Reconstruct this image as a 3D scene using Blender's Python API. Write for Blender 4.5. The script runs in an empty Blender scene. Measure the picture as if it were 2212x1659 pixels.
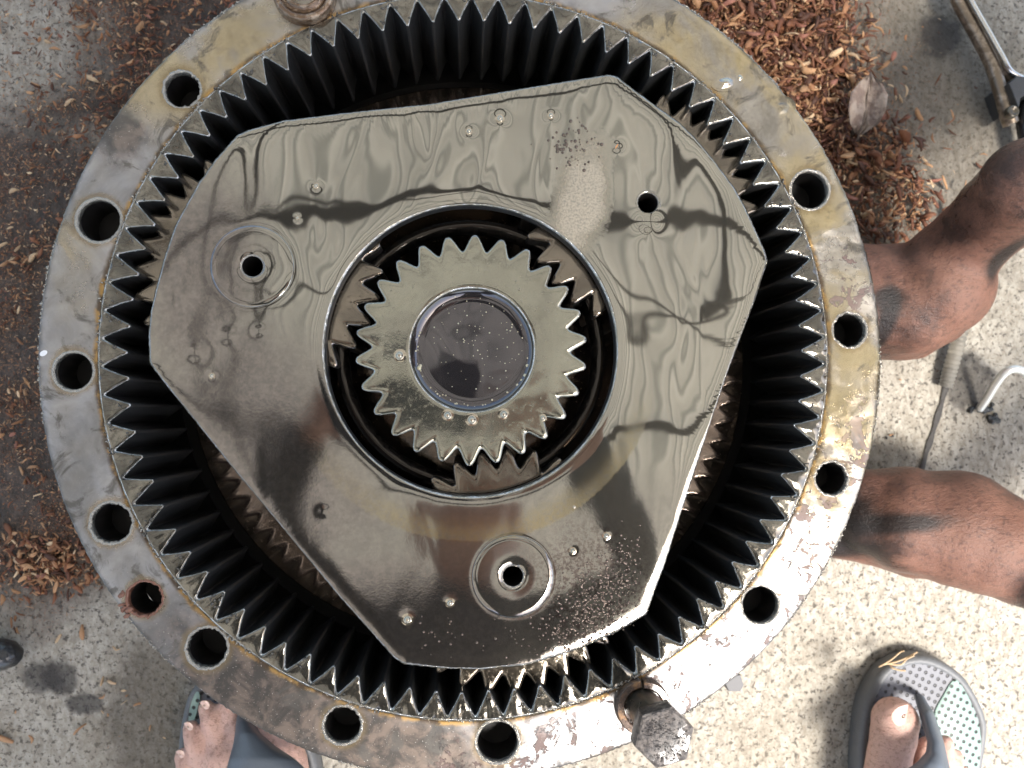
import bpy, bmesh, math, random
import numpy as np
from mathutils import Vector, Matrix, noise as mn, Euler
random.seed(7); rng = np.random.default_rng(7)
rad = math.radians
SC = bpy.context.scene
COL = SC.collection

# ------------------------------------------------------------------ camera
CAMZ = 0.66
F = 1673.0                      # focal length in units of a 2212 x 1659 picture
cam = bpy.data.cameras.new('camera')
cam.sensor_width = 36; cam.lens = F / 2212 * 36
cam.clip_start = 0.01; cam.clip_end = 200
cam.dof.use_dof = True; cam.dof.focus_distance = 0.497; cam.dof.aperture_fstop = 7.0
camo = bpy.data.objects.new('camera', cam); COL.objects.link(camo)
camo.location = (0, 0, CAMZ); camo.rotation_euler = (rad(2.0), rad(-3.5), 0)
SC.camera = camo
CR = Euler((rad(2.0), rad(-3.5), 0)).to_matrix()

# ------------------------------------------------------------------ light
SUN_EL, SUN_AZ = 65.0, -48.0    # the light comes in from the lower right, under the roof edge
w = bpy.data.worlds.new('World'); SC.world = w; w.use_nodes = True
nt = w.node_tree; nt.nodes.clear()
sky = nt.nodes.new('ShaderNodeTexSky'); sky.sky_type = 'NISHITA'; sky.sun_disc = False
sky.sun_elevation = rad(SUN_EL); sky.sun_rotation = rad(90 - SUN_AZ); sky.air_density = 1.2; sky.dust_density = 3.5
bg = nt.nodes.new('ShaderNodeBackground'); bg.inputs[1].default_value = 0.09
ow = nt.nodes.new('ShaderNodeOutputWorld')
nt.links.new(sky.outputs[0], bg.inputs[0]); nt.links.new(bg.outputs[0], ow.inputs[0])
sl = bpy.data.lights.new('sun', 'SUN'); sl.energy = 1.5; sl.angle = rad(14); sl.color = (1, .965, .915)
so = bpy.data.objects.new('sun', sl); COL.objects.link(so)
sd = Vector((math.cos(rad(SUN_AZ)) * math.cos(rad(SUN_EL)), math.sin(rad(SUN_AZ)) * math.cos(rad(SUN_EL)), math.sin(rad(SUN_EL))))
so.rotation_euler = sd.to_track_quat('Z', 'Y').to_euler(); so.location = (2, -2, 3)
SC.view_settings.view_transform = 'Standard'; SC.view_settings.look = 'None'
SC.view_settings.exposure = 2.25; SC.view_settings.gamma = 1
SC.cycles.max_bounces = 8; SC.cycles.glossy_bounces = 5; SC.cycles.diffuse_bounces = 3
SC.cycles.sample_clamp_indirect = 6; SC.cycles.caustics_reflective = False; SC.cycles.caustics_refractive = False

def P(u, v, z=0.0):
    """picture position (2212 x 1659 units) -> the point of the place at height z seen there"""
    d = CR @ Vector(((u - 1106) / F, -(v - 829.5) / F, -1))
    return Vector((0, 0, CAMZ)) + d * ((CAMZ - z) / -d.z)
def px(n, z=0.0): return n / F * (CAMZ - z)     # n picture units at height z, in metres

# ------------------------------------------------------------------ object helpers
def tag(o, label=None, cat=None, group=None, kind=None):
    for k, v in (('label', label), ('category', cat), ('group', group), ('kind', kind)):
        if v: o[k] = v
    return o
def empty(name, loc, label, cat, group=None):
    o = bpy.data.objects.new(name, None); COL.objects.link(o); o.location = loc; o.empty_display_size = .02
    return tag(o, label, cat, group)
def link(name, me, mats=(), parent=None, smooth=True, angle=None):
    for m in (mats if isinstance(mats, (list, tuple)) else [mats]): me.materials.append(m)
    if smooth: me.polygons.foreach_set('use_smooth', [True] * len(me.polygons))
    o = bpy.data.objects.new(name, me); COL.objects.link(o)
    if parent:
        o.parent = parent
        w = parent.matrix_basis if parent.parent is None else parent.parent.matrix_basis @ parent.matrix_parent_inverse @ parent.matrix_basis
        o.matrix_parent_inverse = w.inverted()
    if smooth and angle:
        me.set_sharp_from_angle(angle=rad(angle))
    return o
def pyd(name, v, f, mats=(), parent=None, smooth=True, angle=None, mi=None):
    me = bpy.data.meshes.new(name)
    me.from_pydata([tuple(map(float, p)) for p in v], [], [tuple(map(int, q)) for q in f]); me.update()
    o = link(name, me, mats, parent, smooth, angle)
    if mi is not None: me.polygons.foreach_set('material_index', list(map(int, mi)))
    return o
def loops(L, closed=True, cap0=False, cap1=False):
    """L: list of loops (n x 3); quads between them"""
    n = len(L[0]); V = np.concatenate([np.asarray(l, float) for l in L]); Fc = []
    m = n if closed else n - 1
    for k in range(len(L) - 1):
        a = k * n; b = a + n
        for i in range(m):
            j = (i + 1) % n; Fc.append((a + i, a + j, b + j, b + i))
    if cap0: Fc.append(tuple(range(n))[::-1])
    if cap1: Fc.append(tuple(range((len(L) - 1) * n, len(L) * n)))
    return V, Fc
def circ(c, r, z, n=48, a0=0.0):
    a = a0 + np.arange(n) * 2 * math.pi / n
    r = np.broadcast_to(r, a.shape)
    return np.stack([c[0] + r * np.cos(a), c[1] + r * np.sin(a), np.full(n, z) if np.isscalar(z) else z], 1)
def lathe(c, prof, n=48, cap0=False, cap1=False):
    return loops([circ(c, r, z, n) for r, z in prof], cap0=cap0, cap1=cap1)
def merge(parts):
    V = []; Fc = []; b = 0; M = []
    for i, (v, f) in enumerate(parts):
        V.append(np.asarray(v, float)); Fc += [tuple(k + b for k in q) for q in f]; M += [i] * len(f); b += len(v)
    return np.concatenate(V), Fc, M
def tube(pts, r, n=10, caps=True):
    pts = [Vector(p) for p in pts]; L = []
    rr = r if hasattr(r, '__len__') else [r] * len(pts)
    up = Vector((0.03, 0.05, 1))
    for i, p in enumerate(pts):
        t = (pts[min(i + 1, len(pts) - 1)] - pts[max(i - 1, 0)]).normalized()
        if abs(t.dot(up.normalized())) > .97: up = Vector((1, .1, 0))
        x = t.cross(up).normalized(); y = t.cross(x).normalized()
        L.append([p + (x * math.cos(a) + y * math.sin(a)) * rr[i] for a in [2 * math.pi * k / n for k in range(n)]])
    return loops([[tuple(q) for q in l] for l in L], cap0=caps, cap1=caps)
def catmull(pts, k=6):
    pts = [Vector(p) for p in pts]; out = []
    for i in range(len(pts) - 1):
        a = pts[max(i - 1, 0)]; b = pts[i]; c = pts[i + 1]; d = pts[min(i + 2, len(pts) - 1)]
        for j in range(k):
            t = j / k
            out.append(.5 * ((2 * b) + (c - a) * t + (2 * a - 5 * b + 4 * c - d) * t * t + (3 * b - a - 3 * c + d) * t ** 3))
    out.append(pts[-1]); return out

# ------------------------------------------------------------------ node helper
class M:
    def __init__(s, name):
        s.m = bpy.data.materials.new(name); s.m.use_nodes = True; s.t = s.m.node_tree
        s.b = s.t.nodes['Principled BSDF']; s._pos = None; s._obj = None
    def n(s, t, **k):
        x = s.t.nodes.new('ShaderNode' + t)
        for a, v in k.items(): setattr(x, a, v)
        return x
    def put(s, sock, v):
        if hasattr(v, 'is_linked') or isinstance(v, bpy.types.NodeSocket): s.t.links.new(v, sock)
        else:
            if sock.type == 'RGBA' and hasattr(v, '__len__') and len(v) == 3: v = (*v, 1)
            sock.default_value = v
    @property
    def pos(s):
        if s._pos is None: s._pos = s.n('NewGeometry').outputs['Position']
        return s._pos
    @property
    def obj(s):
        if s._obj is None: s._obj = s.n('TexCoord').outputs['Object']
        return s._obj
    def math(s, op, a, b=0.0, c=0.0, clamp=False):
        x = s.n('Math', operation=op, use_clamp=clamp)
        s.put(x.inputs[0], a); s.put(x.inputs[1], b); s.put(x.inputs[2], c); return x.outputs[0]
    def vmath(s, op, a, b=(0, 0, 0)):
        x = s.n('VectorMath', operation=op); s.put(x.inputs[0], a); s.put(x.inputs[1], b)
        return x.outputs['Value'] if op in ('LENGTH', 'DISTANCE', 'DOT_PRODUCT') else x.outputs[0]
    def map(s, v, scale=(1, 1, 1), loc=(0, 0, 0), rot=(0, 0, 0)):
        x = s.n('Mapping'); s.put(x.inputs[0], v); x.inputs['Scale'].default_value = scale
        x.inputs['Location'].default_value = loc; x.inputs['Rotation'].default_value = rot; return x.outputs[0]
    def noise(s, scale, detail=3, rough=.5, v=None, dist=0.0, col=False):
        x = s.n('TexNoise'); s.put(x.inputs['Vector'], v if v is not None else s.pos)
        x.inputs['Scale'].default_value = scale; x.inputs['Detail'].default_value = detail
        x.inputs['Roughness'].default_value = rough; x.inputs['Distortion'].default_value = dist
        return x.outputs['Color' if col else 'Fac']
    def vor(s, scale, v=None, feat='F1', rnd=1.0, out='Distance'):
        x = s.n('TexVoronoi', feature=feat); s.put(x.inputs['Vector'], v if v is not None else s.pos)
        x.inputs['Scale'].default_value = scale; x.inputs['Randomness'].default_value = rnd; return x.outputs[out]
    def ramp(s, f, stops, mode='LINEAR'):
        x = s.n('ValToRGB'); x.color_ramp.interpolation = mode; e = x.color_ramp.elements
        while len(e) < len(stops): e.new(.5)
        for i, (p, c) in enumerate(stops):
            e[i].position = p; e[i].color = (c, c, c, 1) if not hasattr(c, '__len__') else (*c, 1)
        s.put(x.inputs[0], f); return x.outputs[0]
    def step(s, f, a, b):
        x = s.n('MapRange', interpolation_type='SMOOTHSTEP'); s.put(x.inputs[0], f)
        x.inputs[1].default_value = a; x.inputs[2].default_value = b; return x.outputs[0]
    def mix(s, f, a, b):
        x = s.n('Mix', data_type='RGBA'); s.put(x.inputs[0], f); s.put(x.inputs[6], a); s.put(x.inputs[7], b); return x.outputs[2]
    def mixf(s, f, a, b):
        x = s.n('Mix', data_type='FLOAT'); s.put(x.inputs[0], f); s.put(x.inputs[2], a); s.put(x.inputs[3], b); return x.outputs[0]
    def bump(s, h, dist, strength=1.0, nrm=None):
        x = s.n('Bump'); x.inputs['Strength'].default_value = strength; x.inputs['Distance'].default_value = dist
        s.put(x.inputs['Height'], h)
        if nrm is not None: s.put(x.inputs['Normal'], nrm)
        return x.outputs[0]
    def blob(s, u, v, ru, rv, rot=0, z=.16, rag=.35, ns=40, soft=.35):
        """a stain with a ragged outline at picture position u,v"""
        c = P(u, v, z); k = px(1, z)
        x = s.vmath('SUBTRACT', s.pos, tuple(c))
        x = s.map(x, scale=(1, 1, 0), rot=(0, 0, -rad(rot)))
        x = s.vmath('MULTIPLY', x, (1 / (ru * k), 1 / (rv * k), 0))
        d = s.vmath('LENGTH', x)
        nn = s.noise(ns, 4, .6)
        d = s.math('ADD', d, s.math('MULTIPLY', s.math('SUBTRACT', nn, .5), rag * 2))
        return s.math('SUBTRACT', 1.0, s.step(d, 1 - soft, 1 + soft))
    def set(s, **k):
        for a, v in k.items(): s.put(s.b.inputs[a.replace('_', ' ')], v)
        return s
def simple(name, col, rough=.5, metal=0.0, bumpscale=None, bumpd=.0003, **k):
    m = M(name); m.set(Base_Color=col, Roughness=rough, Metallic=metal, **k)
    if bumpscale: m.set(Normal=m.bump(m.noise(bumpscale, 4, .6, v=m.obj), bumpd))
    return m.m

ZF = 0.160          # flange face
ZT = 0.1615         # face of the toothed ring
ZP = 0.163          # carrier plate
C0 = Vector((.0055, .0385))
S0 = P(1020, 755, ZP); S0 = Vector((S0.x, S0.y))

# ------------------------------------------------------------------ materials
def mat_oil_plate():
    m = M('oil_covered_steel_plate')
    sx = m.map(m.pos, scale=(1.0, .32, 1.0))                       # run of the film down the plate
    big = m.noise(11, 1.0, .35, v=m.map(m.pos, scale=(1.0, .6, 1.0)), dist=1.0)
    med = m.noise(34, .5, .4, v=m.map(m.pos, scale=(1.0, .5, 1.0)), dist=1.3)
    fine = m.noise(900, 3, .6)
    haze = m.math('MAXIMUM', m.blob(560, 1000, 330, 230, -50, rag=.5, ns=18, soft=.6), m.blob(430, 600, 130, 260, 0, rag=.5, ns=22, soft=.6))
    haze = m.math('MAXIMUM', haze, m.blob(800, 1330, 420, 160, -10, rag=.4, ns=22, soft=.5))
    haze = m.math('MAXIMUM', haze, m.math('MULTIPLY', m.blob(1010, 1150, 700, 150, 0, rag=.3, ns=14, soft=.5), .45))
    haze = m.math('MULTIPLY', haze, .85)
    scr = m.blob(1252, 440, 52, 130, -14, rag=.5, ns=60, soft=.4)
    grit = m.blob(1290, 1290, 130, 150, 35, rag=.4, ns=50, soft=.5)
    # turned band round the bore where the paint is worn to yellow steel
    dd = m.vmath('DISTANCE', m.map(m.pos, scale=(1, 1, 0)), (S0.x, S0.y, 0))
    dd = m.math('ADD', dd, m.math('MULTIPLY', m.noise(300, 4, .7), .004))
    band = m.math('MULTIPLY', m.step(dd, .105, .121), m.math('SUBTRACT', 1.0, m.step(dd, .1235, .126)))
    side = m.blob(1150, 1080, 420, 260, -25, rag=.2, ns=12, soft=.35)
    band = m.math('MULTIPLY', band, side)
    col = m.mix(m.step(big, .35, .65), (.35, .335, .285), (.30, .29, .25))
    col = m.mix(haze, col, m.mix(m.step(m.noise(260, 4, .7), .35, .7), (.155, .138, .132), (.245, .215, .195)))
    col = m.mix(m.math('MULTIPLY', m.math('MULTIPLY', band, m.mixf(m.step(m.noise(420, 4, .7), .35, .6), .3, 1.0)), .6), col, (.36, .29, .14))
    col = m.mix(m.math('MULTIPLY', scr, m.step(m.noise(700, 3, .7), .35, .6)), col, (.48, .43, .35))
    col = m.mix(m.math('MULTIPLY', grit, m.step(m.noise(500, 4, .7), .45, .6)), col, (.13, .10, .09))
    r = m.mixf(haze, .03, .065)
    r = m.math('MAXIMUM', r, m.math('MULTIPLY', band, .16))
    r = m.math('MAXIMUM', r, m.math('MULTIPLY', scr, .42))
    r = m.math('MAXIMUM', r, m.math('MULTIPLY', grit, .06))
    b = m.bump(big, .0020)
    b = m.bump(med, .00020, nrm=b)
    b = m.bump(m.math('MULTIPLY', m.noise(520, 5, .7), m.math('MAXIMUM', scr, m.math('MULTIPLY', haze, .16))), .00020, nrm=b)
    m.set(Base_Color=col, Metallic=.92, Roughness=r, Normal=b, Specular_IOR_Level=.6)
    m.set(Coat_Weight=.5, Coat_Roughness=.02, Coat_IOR=1.47, Coat_Normal=b)
    return m.m
def mat_flange():
    m = M('oily_worn_steel_flange')
    pos = m.pos
    cloud = m.noise(26, 5, .6, dist=.6); cl2 = m.noise(70, 5, .65, dist=.5)
    yel = m.math('MAXIMUM', m.blob(1800, 760, 170, 620, 8, rag=.25, ns=30, soft=.5), m.blob(1560, 150, 420, 200, 40, rag=.3, ns=30, soft=.5))
    yel = m.math('MAXIMUM', yel, m.math('MULTIPLY', m.blob(440, 110, 260, 130, 35, rag=.4, ns=30, soft=.6), .8))
    yel = m.math('MAXIMUM', yel, m.math('MULTIPLY', m.blob(150, 540, 60, 130, 10, rag=.5, ns=40, soft=.6), .6))
    yel = m.math('MULTIPLY', yel, m.mixf(m.step(m.noise(17, 4, .6, dist=.8), .40, .60), .28, 1.0))
    brn = m.math('MAXIMUM', m.blob(560, 1500, 260, 110, -32, rag=.45, ns=45, soft=.5), m.blob(860, 1630, 220, 100, -10, rag=.5, ns=45, soft=.5))
    brn = m.math('MAXIMUM', brn, m.math('MULTIPLY', m.blob(260, 290, 60, 60, 30, rag=.8, ns=60, soft=.5), .9))
    # brown blotches where the film has broken (right and lower right)
    patch = m.math('MAXIMUM', m.step(m.noise(95, 6, .68, dist=.5), .565, .59), m.step(m.noise(44, 7, .66, dist=.5), .60, .62))
    pm = m.math('MAXIMUM', m.blob(1800, 1180, 130, 340, -20, rag=.3, ns=20, soft=.4), m.blob(1450, 1520, 420, 150, 32, rag=.3, ns=20, soft=.4))
    pm = m.math('MAXIMUM', pm, m.blob(1830, 600, 70, 90, 0, rag=.6, ns=40))
    pm = m.math('MAXIMUM', pm, m.blob(1150, 1640, 260, 60, 0, rag=.5, ns=40))
    patch = m.math('MULTIPLY', patch, pm)
    col = m.mix(m.step(cloud, .3, .7), (.225, .22, .215), (.42, .412, .41))
    col = m.mix(yel, col, m.mix(cl2, (.34, .265, .13), (.58, .49, .31)))
    col = m.mix(brn, col, m.mix(m.step(cl2, .4, .62), (.065, .056, .048), (.19, .145, .115)))
    col = m.mix(m.math('MULTIPLY', patch, .9), col, (.115, .07, .06))
    stain = m.math('MULTIPLY', m.step(m.noise(38, 6, .68, dist=1.2), .54, .66), .75)
    col = m.mix(stain, col, (.10, .092, .08))
    # rust line in the seam against the toothed ring, dark burr at the outer edge, rings about the holes
    dr = m.vmath('DISTANCE', m.map(pos, scale=(1, 1, 0)), (C0.x, C0.y, 0))
    drn = m.math('ADD', dr, m.math('MULTIPLY', m.math('SUBTRACT', m.noise(60, 4, .6), .5), .006))
    seam = m.math('SUBTRACT', 1.0, m.step(drn, .2362, .2392))
    col = m.mix(m.math('MULTIPLY', seam, .85), col, m.mix(m.step(m.noise(90, 4, .6), .45, .6), (.075, .045, .02), (.42, .25, .07)))
    outer = m.step(drn, .2685, .2722)
    col = m.mix(m.math('MULTIPLY', outer, .75), col, (.05, .045, .035))
    # rusty halo round each hole
    halo = None
    for (u, v, r) in HOLES:
        c = P(u, v, ZF); d = m.vmath('DISTANCE', pos, (c.x, c.y, ZF)); rr = px(r, ZF)
        h = m.math('SUBTRACT', 1.0, m.step(m.math('ADD', d, m.math('MULTIPLY', m.math('SUBTRACT', cl2, .5), .006)), rr * 1.12, rr * 1.5))
        halo = h if halo is None else m.math('MAXIMUM', halo, h)
    col = m.mix(m.math('MULTIPLY', halo, .55), col, m.mix(cloud, (.10, .075, .04), (.34, .23, .09)))
    speck = m.step(m.noise(1100, 2, .5), .69, .73)
    col = m.mix(m.math('MULTIPLY', speck, m.mixf(brn, .35, 1.0)), col, (.75, .70, .62))
    wet = m.math('MAXIMUM', m.math('MAXIMUM', yel, m.blob(1560, 150, 420, 230, 40, rag=.3, ns=30, soft=.4)), m.math('MULTIPLY', halo, .6))
    r = m.mixf(m.step(cl2, .35, .65), .30, .50)
    r = m.mixf(wet, r, .045)
    r = m.mixf(brn, r, .5)
    r = m.math('MAXIMUM', r, m.math('MULTIPLY', patch, .55))
    # turned tool marks run round the ring; broad waves where oil stands
    tool = m.n('TexNoise'); tool.inputs['Scale'].default_value = 1
    m.put(tool.inputs['Vector'], m.n('CombineXYZ').outputs[0])
    cx = tool.inputs['Vector'].links[0].from_node; m.put(cx.inputs[0], m.math('MULTIPLY', dr, 2600)); m.put(cx.inputs[1], m.math('MULTIPLY', m.noise(6, 1), 3))
    m_amp = .00010
    b = m.bump(tool.outputs[0], .00004)
    b = m.bump(m.noise(420, 5, .65), m_amp, nrm=b)
    b = m.bump(m.noise(24, 1.5, .45, dist=1.2), .0022, nrm=b)
    b = m.bump(patch, .0003, nrm=b)
    m.set(Base_Color=col, Metallic=m.math('MULTIPLY', m.mixf(brn, .82, .35), m.math('SUBTRACT', 1.0, m.math('MULTIPLY', patch, .7))), Roughness=r, Normal=b)
    m.set(Coat_Weight=m.mixf(wet, .15, .8), Coat_Roughness=.04, Coat_Normal=m.bump(m.noise(30, 1.5, .5, dist=1.4), .0016))
    return m.m
def mat_tooth_face(name, c1, c2, amp=.0006, sc=85, gr=.56):
    m = M(name)
    a = m.noise(sc, .8, .4, dist=.9); g = m.noise(380, 5, .65)
    col = m.mix(m.step(a, .35, .65), c1, c2)
    col = m.mix(m.math('MULTIPLY', m.step(g, gr, gr + .12), .7), col, (.10, .08, .06))
    b = m.bump(a, amp); b = m.bump(g, .00006, nrm=b)
    m.set(Base_Color=col, Metallic=.85, Roughness=m.mixf(m.step(g, .5, .7), .08, .3), Normal=b, Coat_Weight=.5, Coat_Roughness=.03)
    return m.m
def mat_edge():
    m = M('chipped_bright_steel_edge')
    g = m.noise(700, 3, .7)
    m.set(Base_Color=m.mix(m.step(m.noise(170, 3), .4, .6), (.40, .37, .30), (.62, .61, .58)), Metallic=.95, Roughness=.16, Normal=m.bump(g, .0008), Coat_Weight=.4)
    return m.m
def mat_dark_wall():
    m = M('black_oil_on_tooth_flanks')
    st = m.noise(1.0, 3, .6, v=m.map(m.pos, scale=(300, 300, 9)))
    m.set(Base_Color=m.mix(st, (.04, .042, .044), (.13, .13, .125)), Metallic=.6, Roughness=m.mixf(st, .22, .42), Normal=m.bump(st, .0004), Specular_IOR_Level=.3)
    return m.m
HOLES = [(393, 193, 37), (213, 476, 44), (158, 802, 39), (240, 1130, 41), (312, 1293, 35), (447, 1400, 41), (740, 1567, 38), (1075, 1603, 43),
         (1643, 1307, 40), (1797, 1034, 36), (1836, 713, 37), (1750, 410, 42)]
M_PLATE = mat_oil_plate(); M_FLANGE = mat_flange(); M_EDGE = mat_edge(); M_WALL = mat_dark_wall()
M_TOOTH = mat_tooth_face('oily_ring_gear_face', (.225, .21, .175), (.11, .105, .09), .0007, 55, .52)
M_SUN = mat_tooth_face('oily_sun_gear_face', (.32, .31, .245), (.26, .25, .20), .0013, 26, .66)
M_PLANET = mat_tooth_face('oily_planet_gear_face', (.215, .185, .145), (.145, .125, .10), .0008, 34, .6)
M_LOWER = mat_tooth_face('dull_brown_lower_plate', (.10, .075, .055), (.05, .04, .03), .0005, 50)
M_LGEAR = mat_tooth_face('brown_lower_gear_face', (.24, .185, .15), (.17, .13, .105), .0004, 30, .7)
M_RIM = simple('burred_hole_rim', (.36, .33, .28), .14, .9, 900, .0011, Coat_Weight=.6)
M_BLACK = simple('shade_black_steel', (.012, .011, .010), .45, .2)  # near-black colour paints the shade inside holes and under the gears
M_RUST = simple('rusty_hole_rim', (.23, .10, .06), .35, .3, 600, .0012, Coat_Weight=.5)

# ------------------------------------------------------------------ setting: floor and the roof that hangs over the yard
def mat_ground():
    m = M('rough_concrete')
    g1 = m.noise(9, 5, .6); g2 = m.noise(120, 7, .72, v=m.map(m.pos, rot=(0, 0, .5), scale=(1.25, .75, 1))); g3 = m.noise(380, 4, .7)
    col = m.mix(m.step(g2, .35, .66), (.36, .32, .26), (.58, .54, .46))
    col = m.mix(m.step(m.noise(230, 5, .7, dist=.3), .54, .60), col, (.14, .125, .105))
    col = m.mix(m.math('MULTIPLY', m.step(g3, .6, .7), .6), col, (.66, .63, .57))
    col = m.mix(m.math('MULTIPLY', m.step(g1, .5, .7), .35), col, (.24, .20, .14))
    def gb(u, v, a, b, rot=0, rag=.5, ns=14, soft=.4): return m.blob(u, v, a, b, rot, z=0, rag=rag, ns=ns, soft=soft)
    oil = m.math('MAXIMUM', gb(60, 760, 420, 530, 0, .25, soft=.2), gb(330, 40, 560, 260, 10, .25, soft=.25))
    oil = m.math('MULTIPLY', oil, m.math('SUBTRACT', 1.0, m.math('MULTIPLY', gb(20, 90, 170, 150, 20, .7, 26, .5), .8)))  # oil held back so pale concrete paints the sunlit patch at upper left
    brown_zone = m.math('MAXIMUM', gb(1950, 260, 280, 420, 15), gb(1700, 250, 330, 420, 0))  # darker brown ground at the upper right and lower left
    brown_zone = m.math('MAXIMUM', brown_zone, gb(330, 1560, 90, 190, 0, .7, 40))
    col = m.mix(m.math('MULTIPLY', brown_zone, .72), col, m.mix(g2, (.075, .058, .038), (.16, .14, .11)))
    for (u, v, a, b_) in ((2030, 80, 50, 45), (2150, 95, 1, 1), (185, 1520, 35, 22), (92, 1465, 40, 34), (128, 1462, 36, 38), (2090, 830, 60, 60)):
        col = m.mix(m.math('MULTIPLY', gb(u, v, a, b_, 0, .85, 45, .3), .75), col, (.045, .04, .038))
    col = m.mix(m.math('MULTIPLY', oil, .93), col, m.mix(m.step(g2, .4, .7), (.030, .021, .016), (.095, .062, .044)))
    # saw dust and grit trodden into the oil
    dust = m.step(m.noise(520, 5, .75), .53, .62)
    dm = m.math('MAXIMUM', m.math('MULTIPLY', oil, m.step(m.noise(22, 4, .6), .38, .6)), gb(1740, 260, 230, 330, -20, .6, 30))
    col = m.mix(m.math('MULTIPLY', dust, dm), col, m.mix(m.noise(600, 2), (.20, .085, .045), (.52, .29, .16)))
    h = m.math('ADD', m.math('MULTIPLY', g2, 1.0), m.math('MULTIPLY', g3, .5))
    b = m.bump(h, .0035)
    b = m.bump(m.vor(210), .0012, .6, nrm=b)
    m.set(Base_Color=col, Roughness=m.mixf(oil, .85, .42), Normal=b, Specular_IOR_Level=.4)
    return m.m
me = bpy.data.meshes.new('ground'); s = 9.0
me.from_pydata([(-s, -s, 0), (s, -s, 0), (s, s, 0), (-s, s, 0)], [], [(0, 1, 2, 3)])
g = link('ground', me, mat_ground(), smooth=False); tag(g, kind='structure')

def mat_roof():
    m = M('weathered_translucent_roof_sheet'); t = m.t
    x = m.n('SeparateXYZ'); m.put(x.inputs[0], m.pos)
    st = m.math('SINE', m.math('MULTIPLY', x.outputs[0], 2 * math.pi / .088))
    rib = m.math('SUBTRACT', 1.0, m.step(st, .45, .9))
    dirt = m.math('ADD', m.math('MULTIPLY', st, .3), m.math('MULTIPLY', m.noise(3, 4, .6, v=m.map(m.pos, scale=(4, .6, 1))), 1.6))
    col = m.mix(m.step(dirt, .2, 1.3), (.50, .485, .445), (.74, .72, .665))
    col = m.mix(rib, (.34, .335, .305), col)
    d = m.n('BsdfDiffuse'); tr = m.n('BsdfTranslucent'); mx = m.n('MixShader'); mx.inputs[0].default_value = .32
    m.put(d.inputs[0], col); m.put(tr.inputs[0], col)
    t.links.new(d.outputs[0], mx.inputs[1]); t.links.new(tr.outputs[0], mx.inputs[2])
    t.links.new(mx.outputs[0], t.nodes['Material Output'].inputs[0]); return m.m
M_ROOF = mat_roof()
def roof():
    z0 = 2.35; xs = np.arange(-3.2, 3.2, .088 / 8); parts = []
    zz = z0 + .012 * np.sin(xs * 2 * math.pi / .088)
    low = np.maximum(-3.0, xs - 1.62)          # unseen roof; diagonal edge shaped to let light in at the lower right
    L = [np.stack([xs, low, zz], 1), np.stack([xs, np.maximum(low, 0) * 0 + np.maximum(low, 1.0), zz], 1), np.stack([xs, np.full(len(xs), 3.4), zz + .25], 1)]
    V, Fc = loops(L, closed=False)
    r = pyd('roof', V, Fc, M_ROOF); tag(r, kind='structure')
    wood = simple('dark_weathered_timber', (.035, .028, .02), .7, 0, 60, .002)
    pv = []
    for (x0, y0, x1, y1, h) in ((-3, .62, 2.3, .70, .05), (-3, -.02, 1.5, -.10, .05), (-3, 1.35, 3, 1.3, .05), (-2.6, -.80, .7, -.72, .04), (.82, 3, .9, .3, .045), (-.9, 3, -.82, -1.2, .045)):
        d = Vector((x1 - x0, y1 - y0, 0)).normalized(); n = Vector((-d.y, d.x, 0)) * h / 2
        a, b = Vector((x0, y0, z0 - .06)), Vector((x1, y1, z0 - .06))
        q = [a - n, b - n, b + n, a + n]; v = [tuple(p) for p in q] + [tuple(p + Vector((0, 0, .05))) for p in q]
        pv.append((v, [(0, 1, 2, 3), (4, 7, 6, 5), (0, 4, 5, 1), (1, 5, 6, 2), (2, 6, 7, 3), (3, 7, 4, 0)]))
    for v, f in pv: pyd('purlin', v, f, wood, r, smooth=False)
    for i in range(2):
        pts = catmull([(-2 + i * .7, 1.0 - i * .5, 2.2), (-.4, .35 + i * .3, 2.12), (.9, .28 - i * .08, 2.18), (1.7, .5 - i * .4, 2.22)], 8)
        pyd('wire', *tube(pts, .008, 6), wood, r)
roof()

# ------------------------------------------------------------------ ring gear
RG = empty('ring_gear', (C0.x, C0.y, 0), 'large oily steel ring gear with a drilled flange and inward teeth, standing on the concrete', 'ring gear')
NT = 82; RTIP, RROOT, RSEAM, ROUT = .2172, .2316, .2350, .2720
def ring_profile(n_per=26):
    n = NT * n_per; a = np.arange(n) / n_per
    k = np.floor(a + .5); p = np.abs(a - k)                     # 0 at tooth centre, .5 at root
    t = np.clip((p - .055) / (.47 - .055), 0, 1)
    r = RTIP + (RROOT - RTIP) * (t ** .92)
    jr = rng.normal(0, .00055, NT)[(k.astype(int)) % NT] * (1 - t)
    r = r + jr + rng.normal(0, .00009, n)
    ang = rad(88.22) + (a) * 2 * math.pi / NT + (rng.normal(0, .0010, NT)[(k.astype(int)) % NT]) * (1 - t)
    return ang, r
ang, rp = ring_profile()
def at(r, z): return np.stack([C0.x + r * np.cos(ang), C0.y + r * np.sin(ang), np.broadcast_to(z, r.shape)], 1)
n = len(ang); one = np.ones(n)
zj = lambda s_: np.array([mn.noise(Vector((math.cos(a) * 60, math.sin(a) * 60, s_))) for a in ang])
zt = ZT + .0003 * zj(1)
L = [at(one * RSEAM + .0002, ZT - .0022), at(one * RSEAM - .0004 + .0003 * zj(3), ZT - .0004), at(one * RSEAM - .0012, zt)]
for f in (.3, .6): L.append(at((RSEAM - .0012) * (1 - f) + (rp + .0012) * f * 1.0, zt - .0002 * f))
L += [at(rp + .0022, zt - .0003), at(rp + .00075 + rng.normal(0, .00014, n), zt - .00065), at(rp, zt - .0013 + rng.normal(0, .0001, n)), at(rp + .0002, ZT - .004), at(rp + .0004, ZT - .092)]
V, Fc = loops(L); mi = []
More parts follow.
